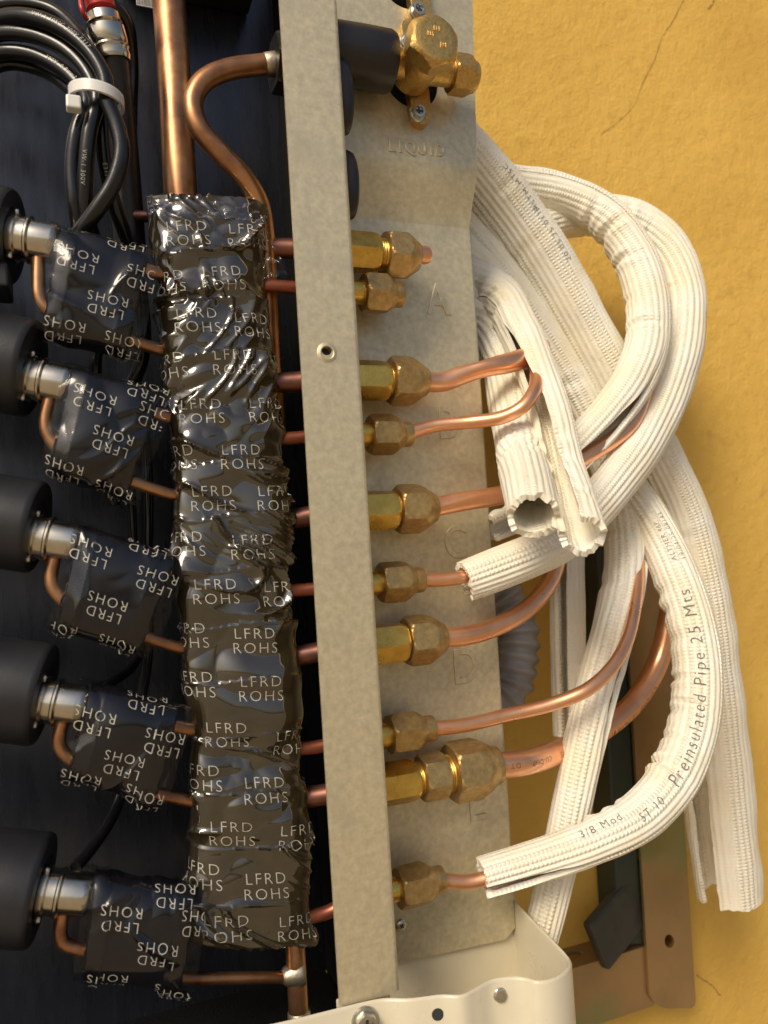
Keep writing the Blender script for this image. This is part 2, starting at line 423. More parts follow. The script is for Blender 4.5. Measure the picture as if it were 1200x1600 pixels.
for side in (0,):
    prof = []
    for i in range(9):
        a = PI/2*i/8; prof.append((-rb+rb*math.sin(a), rb-rb*math.cos(a)))
    prof += [(0, .0456), (-.0014, .0456), (-.0014, rb)]
    for i in range(9):
        a = PI/2*(8-i)/8; prof.append((-rb+(rb-.0014)*math.sin(a), rb-(rb-.0014)*math.cos(a)))
    n = len(prof); vv = []; ff = []
    for k, (e0, vz) in enumerate(((post3(.975, 0), 0), (post3(.975, .9975), 1))):
        for (dx, dy) in prof: vv.append(e0+Vector((dx+rb, dy, 0)))
    for i in range(n): ff.append((i, (i+1) % n, n+(i+1) % n, n+i))
    ff += [tuple(range(n)), tuple(range(2*n-1, n-1, -1))]
    mb.add(vv, ff)
post = fix_normals(mb.build('corner_post', 'galv', cab, 30))
v, f = turned(hole+Vector((0, .0002, 0)), (0, -1, 0), [(-.004, .0028), (.0006, .0028), (.0008, .0032), (.0006, .0038), (.0001, .0050), (-.0003, .0058)], 40, close=False)
obj('punched_rim', v, f, 'galv', post)
v, f = turned(hole+Vector((0, .0045, 0)), (0, -1, 0), [(0, .0034), (.0005, .0034)], 24); obj('hole_back', v, f, 'dark', post)
PX_R = post3(1, .5).x+.001

# --- valve plate: upper plane, slope, lower plane, with side returns
YU, YL = .037, .046
XL = PX_R-.004
zb0 = P(640, 250, YU).z; zb1 = P(640, 348, YL).z
xr_up = P(743, 200, YU).x; xr_lo = P(764, 850, YL).x; xr_top = P(738, 0, YU).x; xr_bot = P(804, 1450, YL).x; xr_lt = P(733, 352, YL).x
ztop = P(640, -120, YU).z; zbot = P(700, 1483, YL).z
def c_at(px, py): p = P(px, py, YU); return (p.x, p.z)
ru_ = 46*mpp(P(643, 122, YU))
h1 = circle2(c_at(643, 124), ru_, 44); h2 = circle2(c_at(634, -30), ru_, 44)
mb = MB(); tk = Vector((0, .0014, 0))
xu2 = P(745, 256, YU).x
mb.add(*sheet([(XL, zb0), (xu2, zb0), (xr_top+(xr_top-xu2)*.4, ztop), (XL, ztop)], [h1, h2], lambda u, v: Vector((u, YU, v)), tk))
pl = fix_normals(mb.build('valve_plate', 'galv', cab, 30))
mb = MB()
def strip(q, m_=mb):      # quad sheet with thickness
    a, b, c, d = q; m_.add([a, b, c, d, a+tk, b+tk, c+tk, d+tk], [(0, 1, 2, 3), (7, 6, 5, 4), (0, 4, 5, 1), (1, 5, 6, 2), (2, 6, 7, 3), (3, 7, 4, 0)])
# curved slope between the two planes
rows = []
for i in range(13):
    t = i/12; tt = t*t*(3-2*t)*.35+t*.65
    rows.append((zb0+(zb1-zb0)*t, YU+(YL-YU)*tt, xu2+(xr_lt-xu2)*t))
vv = []; ff = []
for z, y, xr in rows: vv += [Vector((XL, y, z)), Vector((xr, y, z)), Vector((xr, y+.0014, z)), Vector((XL, y+.0014, z))]
for i in range(12):
    for j in range(4): ff.append((4*i+j, 4*i+(j+1) % 4, 4*i+4+(j+1) % 4, 4*i+4+j))
mb.add(vv, ff)
pc = P(790, 1468, YL); pc2 = P(805, 1450, YL)
lo_out = [(XL, P(621, 1502, YL).z), (pc.x, pc.z), (pc2.x, pc2.z), (xr_lt, zb1), (XL, zb1)]
mb.add(*sheet(lo_out, [], lambda u, v: Vector((u, YL, v)), tk))
# side return along the right edge, a little behind a dark seam
pl2 = fix_normals(mb.build('lettered_plate', 'galv', cab, 30))
mb = MB()
def ret(x0, z0, y0, x1, z1, y1, dep, gap=.0012):
    a, b = Vector((x0+gap, y0+.003, z0)), Vector((x1+gap, y1+.003, z1)); e = Vector((.0012, 0, 0)); d = Vector((0, dep, 0))
    mb.add([a, a+e, a+e+d, a+d, b, b+e, b+e+d, b+d], [(0, 1, 2, 3), (7, 6, 5, 4), (0, 4, 5, 1), (1, 5, 6, 2), (2, 6, 7, 3), (3, 7, 4, 0)])
ret(xr_lt, zb1, YL, pc2.x, pc2.z, YL, .006)
fix_normals(mb.build('plate_edge_flange', 'galv', cab, 0))
# embossed letters
def emboss(txt, px, py, Y, hpx, parent, bold=.0, raise_=.0009, wx=1.0):
    c = bpy.data.curves.new('embossed_letter', 'FONT'); c.body = txt; c.align_x = 'CENTER'; c.align_y = 'CENTER'
    p = P(px, py, Y); h = hpx*mpp(p); c.size = h/.73; c.extrude = raise_*.4; c.bevel_depth = raise_*.55; c.bevel_resolution = 2; c.offset = bold*h
    o = bpy.data.objects.new('embossed_letter', c); COL.objects.link(o); bpy.context.view_layer.update()
    me = bpy.data.meshes.new_from_object(o.evaluated_get(bpy.context.evaluated_depsgraph_get())); bpy.data.objects.remove(o)
    e = bpy.data.objects.new('embossed_letter', me); COL.objects.link(e); me.materials.append(M['galv']); me.shade_smooth(); me.set_sharp_from_angle(angle=math.radians(50))
    e.matrix_world = Matrix.Translation(p) @ Matrix.Rotation(PI/2, 4, 'X') @ Matrix.Diagonal((wx, 1, 1, 1))
    mw = e.matrix_world.copy(); e.parent = parent; e.matrix_parent_inverse = parent.matrix_world.inverted(); e.matrix_basis = mw
    return e
for ch, x, y, hp in (('A', 684, 470, 50), ('B', 698, 663, 52), ('C', 712, 849, 52), ('D', 727, 1043, 55), ('E', 744, 1258, 54)):
    emboss(ch, x, y, YL, hp, pl2, wx=.82)
xs = 608
for ch, dx in zip('LIQUID', (0, 13, 29, 47, 62, 75)):
    emboss(ch, xs+dx+4, 228+dx*.10, YU, 20, pl, raise_=.0008, wx=.85)
# black sheet added so the plate holes look dark, back panel, inner floor
v, f = box((XL, .058, zb0-.012), (xr_up-.003, .062, ztop)); obj('dark_backing', v, f, 'matt', cab, 0)
v, f = box((XL, .064, zb0-.008), (xr_up-.004, .170, ztop)); obj('rear_light_block', v, f, 'panel', cab, 0)  # unseen box added behind the plate to block light from the wall
YB = .100
v, f = box((PX_R-.0046, YL+.002, P(420, 1540, .1).z-.04), (PX_R-.003, .1, ztop)); obj('partition_panel', v, f, 'matt', cab, 0)
zfl = P(420, 1540, YB).z
v, f = box((-.60, YB, zfl), (PX_R+.012, YB+.002, ztop+.05)); obj('back_panel', v, f, 'panel', cab, 0)
v, f = box((-.60, -.03, zfl-.012), (PX_R-.006, YB, zfl+.001)); obj('floor_foam', v, f, 'matt', cab, 0)
v, f = box((-.604, -.03, zfl-.03), (-.601, YB, ztop+.05)); obj('side_panel', v, f, 'galv', cab, 0)
# --- base pan rim
ZR = P(545, 1577, -.004).z
rim_px = [(250, 1638), (350, 1617), (440, 1599), (530, 1577), (575, 1566), (600, 1562), (640, 1562), (690, 1556), (722, 1556), (745, 1545), (770, 1532), (800, 1528), (818, 1529), (838, 1534), (860, 1532), (878, 1524), (891, 1511), (893, 1500), (886, 1489), (868, 1470), (840, 1442), (800, 1400), (760, 1360)]
rp = [q for q, _ in catmull([PZ(x, y, ZR) for x, y in rim_px], 6)]
mb = MB(); vv = []; ff = []
for i, p in enumerate(rp):
    t = (rp[min(len(rp)-1, i+1)]-rp[max(0, i-1)]); t.z = 0; t.normalize(); nn = Vector((t.y, -t.x, 0))
    for dx, dz in ((.0, -.07), (.0, -.0012), (-.0004, -.0004), (-.0010, 0), (-.0016, -.0004), (-.002, -.0012), (-.002, -.07)): vv.append(p+nn*dx+Vector((0, 0, dz)))
for i in range(len(rp)-1):
    for j in range(6): ff.append((7*i+j, 7*i+j+1, 7*i+8+j, 7*i+7+j))
mb.add(vv, ff)
base = fix_normals(mb.build('base_pan_rim', 'paint', cab, 40))
inner = [(p.x, p.y) for p in rp]+[(rp[-1].x-.05, .09), (rp[0].x, .09)]
inner = [(p.x-.0012, p.y+.0004) for p in rp if p.x > PX_R-.004]+[(rp[-1].x, .06), (PX_R-.004, .06)]
v, f = sheet(inner, [], lambda u, v: Vector((u, v, ZR-.040)), Vector((0, 0, -.0015))); fix_normals(obj('base_pan_floor', v, f, 'paint', cab, 30))
v, f = box((PX_R-.004, YL+.004, ZR-.045), (min(rp[-30:], key=lambda q: abs(q.y-YL-.005)).x-.0015, YL+.006, P(700, 1490, YL).z)); obj('base_pan_back', v, f, 'paint', cab, 0)
# a small tab behind the post foot
a_, b_ = P(527, 1578, .002), P(611, 1561, .002)
v, f = box((a_.x, .0022, a_.z-.02), (b_.x, .0036, a_.z+.004)); bevel_obj(obj('post_tab', v, f, 'paint', cab, 0), .001)

def screw(px, py, Y, rpx, parent, name='screw', axis=(0, -1, 0), hexh=True, base=None):
    p = base if base is not None else P(px, py, Y); r = rpx*mpp(p); ph = rng.random()
    if hexh:
        v, f = turned(p, axis, [(0, r), (r*.12, r), (r*.22, r*.93), (r*.25, r*.80), (r*.26, hexlim(r*1.45, r*.80)), (r*.75, hexlim(r*1.42, r*.80)), (r*.85, hexlim(r*1.42, r*.74)), (r*.87, r*.5), (r*.70, r*.42), (r*.68, r*.1)], 48, phase=ph)
    else:
        v, f = turned(p, axis, [(0, r), (r*.2, r*.98), (r*.38, r*.86), (r*.5, r*.62), (r*.55, r*.3)], 40)
    o = obj(name, v, f, 'zinc', parent, 35)
    ax = Vector(axis).normalized(); u = ax.orthogonal().normalized(); s = ax.cross(u); zz = r*(.70 if hexh else .56)
    mb = MB(); c0, s0 = math.cos(ph), math.sin(ph)
    u, s = u*c0+s*s0, s*c0-u*s0
    for a, b in ((u, s), (s, u)):
        l, wd = r*.40, r*.10
        q = [p+ax*zz+a*x+b*y for x, y in ((-l, -wd), (l, -wd), (l, wd), (-l, wd))]
        mb.add(q+[k+ax*r*.04*(1 if a is u else 1.4) for k in q], [(0, 1, 2, 3), (4, 5, 6, 7), (0, 1, 5, 4), (1, 2, 6, 5), (2, 3, 7, 6), (3, 0, 4, 7)])
    fix_normals(mb.build('recess_shade_cross', 'dark', o, 0)); return o  # raised dark cross, colour imitating the shade in the screw slot
screw(626, 1445, YL, 9.5, cab, 'plate_screw', hexh=False)
pb = P(571, 1594, 0); yr = min(rp, key=lambda q: abs(q.x-P(571, 1594, -.02).x)).y
def rim_pt(px, py):
    # point on the outer rim face seen at a pixel
    d = ray(px, py); best = None
    for a, b in zip(rp, rp[1:]):
        den = d.x*(b.y-a.y)-d.y*(b.x-a.x)
        if abs(den) < 1e-9: continue
        t = ((a.x-CAM.x)*(b.y-a.y)-(a.y-CAM.y)*(b.x-a.x))/den; q = CAM+d*t
        if (q.x-a.x)*(q.x-b.x) <= 0 and (best is None or t < best[0]): n = Vector((b.y-a.y, -(b.x-a.x), 0)).normalized(); best = (t, q, n)
    return best[1], best[2]
q, n_ = rim_pt(570, 1594); 
o = screw(0, 0, 0, 22, cab, 'base_bolt', n_, True, q)
q, n_ = rim_pt(684, 1585); v, f = turned(q, n_, [(.0, .0026), (.0002, .0026)], 24); obj('hole_shade_disc', v, f, 'dark', base)  # flat dark disc drawn for the shade of a hole
q, n_ = rim_pt(781, 1554); r = .0031
v, f = turned(q, n_, [(0, r), (.0004, r), (.0006, r*.9), (.0007, hexlim(r*1.62, r*.9)), (.0016, hexlim(r*1.6, r*.88)), (.0018, r*.6), (.0015, r*.2)], 36); obj('base_rivet', v, f, 'zinc', cab, 35)

# ================================================================== FLARE FITTINGS
YF = .028
XAX = Vector((1, 0, 0))
def px_x(px, py, Y=YF): return P(px, py, Y).x
def fitting(big, xs, y0, label, extra=None, phase=0.0):
    """xs: pixel x of hex start, hex end, nut start, nut end on the axis at pixel height y0"""
    c = P(xs[0], y0, YF); X = [P(x, y0, YF).x for x in xs]
    t = thing('flare_fitting', label, 'pipe fitting', c, 'brass flare fittings beside the corner post')
    def o3(x): return Vector((x, c.y, c.z))
    x_in = PX_R-.012
    if big:
        v, f = turned(o3(x_in), XAX, hex_prism(X[1]-x_in, .0178), 72, phase=phase); obj('hex_body', v, f, 'brass', t, 30)
        v, f = thread(o3(X[1]-.001), XAX, X[2]-X[1]+.004, .0079, .0013); obj('thread', v, f, 'brass', t, 50)
    else:
        v, f = turned(o3(x_in), XAX, [(0, .0058), (X[1]-x_in-.0005, .0058), (X[1]-x_in, .0053)], 40); obj('union_body', v, f, 'brass', t, 30)
        v, f = thread(o3(X[1]-.001), XAX, X[2]-X[1]+.004, .0060, .0012); obj('thread', v, f, 'brass', t, 50)
    L = X[3]-X[2]
    if big: v, f = turned(o3(X[2]), XAX, nut_prof(L, .0218, .0072, .03, .0048), 96, phase=phase+.2)
    else: v, f = turned(o3(X[2]), XAX, nut_prof(L, .0180, .0064, .20, .0034), 96, phase=phase+.15)
    obj('flare_nut', v, f, 'nut', t, 26)
    return t, o3, X
fitting(True, (548, 588, 600, 652), 393, 'capped brass flare fitting, uppermost, with a round copper stub in its end', phase=.1)
fitting(False, (550, 566, 567, 627), 456, 'small open-ended brass flare nut beside embossed letter A')
fitting(True, (560, 604, 609, 665), 594, 'brass flare fitting joined to the kinked copper pipe above letter B', phase=.5)
fitting(False, (563, 581, 577, 641), 679, 'small brass flare nut beside embossed letter B', phase=.4)
fitting(True, (575, 617, 620, 680), 798, 'brass flare fitting between embossed letters B and C', phase=.25)
fitting(False, (580, 597, 594, 660), 912, 'small brass flare nut whose pipe enters a short horizontal white sleeve', phase=.1)
fitting(True, (590, 632, 634, 694), 1007, 'brass flare fitting between embossed letters C and D', phase=.05)
fitting(False, (595, 612, 608, 677), 1150, 'small brass flare nut below embossed letter D', phase=.6)
fitting(False, (612, 628, 622, 692), 1391, 'lowest small brass flare nut above the plate screw', phase=.3)
# adapter fitting with two hexes
t, o3, X = None, None, None
c = P(603, 1226, YF); t = thing('flare_fitting', 'long brass reducer fitting with a large flare nut covering letter E', 'pipe fitting', c, 'brass flare fittings beside the corner post')
def o3(x): return Vector((x, c.y, c.z))
X = [px_x(x, 1220) for x in (648, 657, 703, 704, 778)]; x_in = PX_R-.012
v, f = turned(o3(x_in), XAX, hex_prism(X[0]-x_in, .0180), 72, phase=.45); obj('hex_body', v, f, 'brass', t, 30)
v, f = thread(o3(X[0]-.001), XAX, X[1]-X[0]+.004, .0080, .0013); obj('thread', v, f, 'brass', t, 50)
v, f = turned(o3(X[1]), XAX, hex_prism(X[2]-X[1]-.003, .0200), 72, phase=.2); obj('adapter_hex', v, f, 'nut', t, 26)
v, f = thread(o3(X[2]-.004), XAX, .008, .0092, .0014); obj('thread', v, f, 'brass', t, 50)
v, f = turned(o3(X[3]), XAX, nut_prof(X[4]-X[3], .0262, .0098, .10, .0064), 96, phase=.25); obj('flare_nut', v, f, 'nut', t, 26)
# copper stub in the top fitting
c = P(646, 393, YF); v, f = turned(c, XAX, [(0, .0046), (.0052, .0046), (.0068, .0040), (.0078, .0025), (.0081, .0008)], 32)
c2 = P(600, 393, YF); c = Vector((px_x(650, 393), YF, c2.z)); v, f = turned(c-XAX*.004, XAX, [(0, .0046), (.0095, .0046), (.0112, .0040), (.0122, .0025), (.0125, .0008)], 32)
tag(obj('copper_plug', v, f, 'copper', None, 60), 'short rounded copper plug in the uppermost fitting', 'pipe plug')

# ================================================================== COPPER PIPES, RIGHT OF THE PLATE
R14, R38, R12 = .0033, .0050, .0067
G = 'copper pipes leaving the fittings'
def axis_start(px, y0): return Vector((px_x(px, y0), YF, P(600, y0, YF).z))
def fit_pt(px, x0, y0):                          # a point on a fitting's axis
    c = P(x0, y0, YF); return Vector((px_x(px, y0), YF, c.z))
def flat(s, d, ph):                              # the kinked pipe: pinched past the nut, flattened after
    t = d/s.L; k = math.exp(-((t-.30)/.07)**2); q = 1/(1+math.exp(-(t-.42)*18))
    return s.rad(d)*(1-.20*k*abs(math.cos(ph-.9))-.16*q*math.cos(ph)**2+.10*q*math.sin(ph)**2-.10*q*math.exp(-((ph-1.2)/.4)**2))
pipe('copper_pipe', [fit_pt(655, 560, 594), fit_pt(690, 560, 594)]+path((725, 585, .027), (765, 574, .024), (800, 566, .026), (824, 558, .033), (840, 553, .045), (848, 540, .062)), R38*1.02, 'copper',
     'kinked copper pipe bending back into the split white sleeves', 'copper pipe', group=G, radf=flat, nseg=32)
pipe('copper_pipe', [fit_pt(632, 563, 679)]+path((680, 665, .027), (740, 659, .020), (785, 652, .010), (815, 637, .004), (834, 612, .006), (838, 585, .018), (833, 560, .034), (826, 535, .050)), R14*1.05, 'copper',
     'thin copper pipe curving up from the nut beside letter B', 'copper pipe', group=G)
pipe('copper_pipe', [fit_pt(670, 575, 798)]+path((720, 784, .028), (780, 774, .03), (830, 760, .034), (880, 733, .042), (935, 702, .046), (985, 662, .05), (1010, 600, .06), (1020, 540, .07)), R38, 'copper',
     'copper pipe running behind the hanging sleeves towards the inner white loop', 'copper pipe', group=G)
pipe('copper_pipe', [fit_pt(650, 580, 912)]+path((700, 905, .027), (760, 893, .024), (830, 870, .020)), R14*1.05, 'copper',
     'thin copper pipe entering the short horizontal white sleeve', 'copper pipe', group=G)
pipe('copper_pipe', [fit_pt(685, 590, 1007)]+path((730, 993, .028), (780, 977, .032), (825, 950, .04), (858, 910, .05), (872, 865, .056), (872, 810, .060), (868, 740, .066), (860, 680, .075)), R38, 'copper',
     'copper pipe from letter D bending upward under the horizontal sleeve', 'copper pipe', group=G)
pipe('copper_pipe', [fit_pt(668, 595, 1150)]+path((720, 1134, .027), (790, 1118, .026), (860, 1101, .020), (915, 1079, .014), (955, 1044, .016), (980, 1000, .024), (993, 945, .036), (998, 890, .052), (990, 840, .066)), R14*1.08, 'copper',
     'thin copper pipe curving up into the long split sleeve', 'copper pipe', group=G)
oE, sE = pipe('copper_pipe', [fit_pt(765, 603, 1226)]+path((815, 1193, .030), (870, 1175, .045), (930, 1147, .066), (990, 1098, .076), (1028, 1035, .082), (1046, 960, .082), (1052, 880, .09), (1048, 800, .095), (1036, 745, .098)), R12, 'copper',
     'thick printed copper pipe curving up from the large flare nut', 'copper pipe', group=G)
text_on_sweep(oE, sE, 'CU-DHP', sE.key(1.28), .0, .0028, True, .00012)
text_on_sweep(oE, sE, 'DT', sE.key(.50), -.05, .0028, True, .00012)
text_on_sweep(oE, sE, 'SMS', sE.key(1.9), .05, .0034, True, .00012)
text_on_sweep(oE, sE, 'CU-DHP 12.70X0.81', sE.key(3.75), .75, .0036, True, .00012)
pipe('copper_pipe', [fit_pt(684, 612, 1391)]+path((730, 1378, .027), (790, 1365, .022), (860, 1349, .018), (930, 1325, .015)), R14*1.08, 'copper',
     'thin copper pipe inside the lowest printed white sleeve', 'copper pipe', group=G)

# ================================================================== WHITE SLEEVES
SG = 'white foam insulation sleeves'
def sleeve(label, ctrl, slit=None, nkink=10, seed=0, ribs=26, flatten=0.0, frays=.0008, tear=None, thick=.0028, closed_r=None):
    """ctrl: (px, py, Y, width in px); slit: (direction phi, [half-opening angle at each control point])"""
    r = random.Random(seed)
    pts = [P(a, b, c) for a, b, c, d in ctrl]; rad = [d/2*mpp(p) for p, (_, _, _, d) in zip(pts, ctrl)]
    s = Sweep(pts, .0011, rad)
    sphi, sh = slit if slit else (PI, [0.0]*len(ctrl))
    curv = []
    for i in range(s.n+1):
        a, b = max(0, i-6), min(s.n, i+6); dT = s.T[b]-s.T[a]; curv.append(dT)
    kinks = []
    for _ in range(nkink):
        best = max((r.randrange(s.n+1) for _ in range(3)), key=lambda i: curv[i].length)
        dT = curv[best]; ph = math.atan2(dT.dot(s.S[best]), dT.dot(s.N[best]))+r.uniform(-.7, .7)
        kinks.append((s.L*best/s.n, ph, r.uniform(.0008, .0022)*(.5+min(1.0, dT.length*2.5)), r.uniform(.0016, .004), r.uniform(.5, 1.0), r.uniform(-.004, .004)))
    sd = r.uniform(0, 50)
    def rf(d, ph, rib=1.0):
        R = s.rad(d)
        wv = noise.noise(Vector((d*45, math.cos(ph)*1.2+sd, math.sin(ph)*1.2)))
        R *= 1+.045*wv
        if flatten: R *= 1-flatten*math.cos(ph)**2
        wr = .35+.65*(.5+.5*math.sin(2*ph+sd))
        R += .00034*rib*wr*math.cos(ribs*ph)*min(1.0, .25+(s.L-d)/.010)
        for kd, kp, amp, sg, lobe, slant in kinks:
            dd = d-kd
            if abs(dd) < .016:
                dp = (ph-kp+PI) % (2*PI)-PI
                lobes = math.exp(-(dp/lobe)**2)
                dd += slant*dp
                R += amp*lobes*(-math.exp(-(dd/sg)**2)+.55*math.exp(-((abs(dd)-2.1*sg)/sg)**2))
        return R
    nphi = max(96, ribs*5); v = []; f = []; uv = []; W = nphi+1
    for i in range(s.n+1):
        d = s.L*i/s.n; h = max(.012, s._lin(sh, s.k[i]) if s.k[i] < len(sh)-1 else sh[-1])
        h *= 1+.12*noise.noise(Vector((d*120, sd, 0)))
        for lay in (0, 1):
            for j in range(W):
                ph = sphi+h+(2*PI-2*h)*j/nphi
                R = rf(d, ph, 0.0 if lay else 1.0); dd = d
                if lay: R = R-thick*(1+.2*noise.noise(Vector((d*90, j*.15, sd))))
                if i == s.n: dd = d+frays*noise.noise(Vector((j*.35, sd, lay)))*1.4
                p = s.at(d, ph, R)
                if i in (0, s.n): p = p+s.T[i]*frays*1.6*(noise.noise(Vector((j*.12, sd, i*.1)))+.5*noise.noise(Vector((j*.4, sd, i*.1+5))))
                v.append(p); uv.append((d, ribs*ph/(2*PI)*.0036+.0018))
    n2 = 2*W
    for i in range(s.n):
        a, b = i*n2, (i+1)*n2
        for j in range(nphi):
            f.append((a+j, a+j+1, b+j+1, b+j)); f.append((a+W+j+1, a+W+j, b+W+j, b+W+j+1))
        f.append((a, b, b+W, a+W)); f.append((a+nphi, a+W+nphi, b+W+nphi, b+nphi))
    for i, fl in ((0, False), (s.n, True)):
        a = i*n2
        for j in range(nphi):
            q = (a+j, a+W+j, a+W+j+1, a+j+1); f.append(q if not fl else q[::-1])
    o = obj('insulation_sleeve', v, f, 'sleeve', None, 70, uv)
    tag(o, label, 'pipe insulation', SG); return o, s, rf
Z0 = 0.0
# big sleeve of the thick pipe, passing behind the loops and hanging by the wall
o1, s1, r1 = sleeve('widest white sleeve sweeping behind the loops and hanging split against the yellow wall',
    [(640, 170, .085, 88), (700, 222, .092, 96), (760, 290, .098, 100), (830, 385, .10, 98), (895, 495, .10, 96), (955, 605, .10, 94), (1010, 700, .098, 92), (1058, 800, .098, 92), (1085, 910, .098, 96), (1100, 1020, .10, 100), (1112, 1140, .102, 106), (1125, 1270, .102, 104), (1140, 1400, .102, 98)],
    slit=(1.02, [.02, .02, .02, .02, .02, .02, .1, .35, .55, .5, .42, .34, .30]), nkink=9, seed=3, ribs=34, thick=.0032)
text_on_sweep(o1, s1, 'MSTM-MT5C', s1.key(2.3), -.55, .0042, True, .0003, r1); text_on_sweep(o1, s1, '20.05.25 0117', s1.key(3.02), -.5, .0042, True, .0003, r1)
# inner loop
sleeve('inner white loop sleeve, its end split along the copper pipe',
    [(690, 300, .118, 58), (750, 285, .122, 60), (810, 291, .12, 60), (875, 303, .112, 60), (940, 335, .10, 62), (985, 390, .088, 64), (1010, 460, .076, 66), (1012, 530, .066, 66), (990, 595, .056, 66), (950, 650, .050, 64), (905, 700, .048, 62), (860, 750, .048, 58), (815, 800, .050, 50), (768, 826, .048, 44)],
    slit=(-.55, [.02]*8+[.1, .35, .5, .75, .9, .9]), nkink=16, seed=5, ribs=22)
# outer loop ending as the short horizontal sleeve
o3_, s3, r3 = sleeve('outer white loop sleeve ending round the thin pipe beside letter C',
    [(780, 380, .118, 58), (850, 350, .124, 60), (920, 336, .122, 62), (985, 345, .114, 66), (1035, 385, .104, 70), (1062, 450, .094, 72), (1062, 530, .082, 74), (1042, 610, .070, 72), (1005, 690, .056, 70), (960, 755, .042, 68), (920, 803, .034, 66), (880, 842, .026, 66), (830, 868, .022, 66), (780, 888, .024, 66), (726, 908, .0275, 64)],
    slit=(-1.9, [.02]*9+[.02, .05, .1, .2, .35, .45]), nkink=16, seed=9, ribs=24)
text_on_sweep(o3_, s3, '19/04/25 08', s3.key(5.8), -.9, .0030, True, .0003, r3)
# sleeve hanging with a hollow end (B upper)
sleeve('hanging white sleeve with an open hollow end below the kinked pipe',
    [(660, 430, .10, 66), (715, 470, .095, 70), (757, 510, .088, 74), (787, 570, .066, 74), (803, 640, .038, 76), (816, 720, .010, 78), (834, 806, -.034, 82)],
    slit=(-.35, [.02, .02, .02, .16, .10, .03, .02]), nkink=6, seed=11, ribs=22, frays=.0022)
# split sleeve hanging in front (B lower)
sleeve('split white sleeve hanging open in front, torn at its end',
    [(690, 420, .10, 64), (735, 435, .095, 66), (778, 462, .080, 66), (812, 520, .052, 64), (838, 580, .026, 62), (862, 650, .006, 62), (884, 740, -.012, 62), (911, 836, -.048, 74)],
    slit=(1.0, [.02, .02, .02, .05, .30, .55, .55, .62]), nkink=8, seed=13, ribs=18, frays=.0022)
# sleeve of the upper D pipe, hanging behind
sleeve('pale white sleeve hanging straight down behind the curved pipes',
    [(700, 380, .108, 62), (750, 420, .106, 64), (800, 500, .104, 62), (850, 610, .100, 58), (876, 720, .094, 54), (884, 830, .088, 54), (886, 930, .085, 54), (888, 1040, .085, 54), (891, 1148, .085, 52)],
    slit=(.55, [.02]*4+[.1, .3, .22, .2, .2]), nkink=8, seed=17, ribs=18)
# long split sleeve (D lower)
sleeve('long narrow split sleeve slanting down from the crossing to a ragged end',
    [(700, 330, .112, 62), (760, 400, .108, 66), (825, 490, .106, 66), (880, 575, .104, 64), (925, 660, .098, 62), (958, 740, .088, 62), (976, 820, .074, 64), (976, 900, .060, 66), (957, 990, .044, 66), (930, 1090, .036, 64), (905, 1200, .036, 62), (880, 1320, .038, 58), (845, 1462, .040, 56)],
    slit=(-.85, [.02]*6+[.12, .40, .45, .40, .2, .08, .05]), nkink=10, seed=19, ribs=20, frays=.003)
# printed sleeve to the lowest nut
o8, s8, r8 = sleeve('printed white sleeve curving round to the lowest flare nut',
    [(850, 520, .112, 60), (890, 610, .108, 60), (935, 690, .098, 60), (975, 755, .082, 60), (1015, 815, .064, 64), (1050, 885, .048, 68), (1078, 965, .036, 72), (1090, 1050, .028, 74), (1083, 1135, .022, 76), (1052, 1215, .016, 76), (1000, 1275, .012, 72), (930, 1313, .012, 66), (850, 1342, .018, 62), (755, 1371, .0265, 60)],
    slit=(-.75, [.02]*9+[.02, .05, .12, .28, .5]), nkink=22, seed=23, ribs=22)
tw = [q[0] for q in text_mesh('Preinsulated Pipe 25 Mts')[0]]
text_on_sweep(o8, s8, 'Preinsulated Pipe 25 Mts', (s8.key(5.55)+s8.key(9.3))/2, .22, (s8.key(9.3)-s8.key(5.55))/(max(tw)-min(tw)), True, .00035, r8)
text_on_sweep(o8, s8, '19/04/25-08143', s8.key(4.55), -.25, .0030, True, .0003, r8)
text_on_sweep(o8, s8, 'ALTHER 46F', s8.key(4.6), .15, .0030, True, .0003, r8)
text_on_sweep(o8, s8, 'ST 10', s8.key(9.95), .25, .0046, True, .00035, r8)
text_on_sweep(o8, s8, '3/8 Mod', s8.key(10.9), .75, .0042, True, .00035, r8)

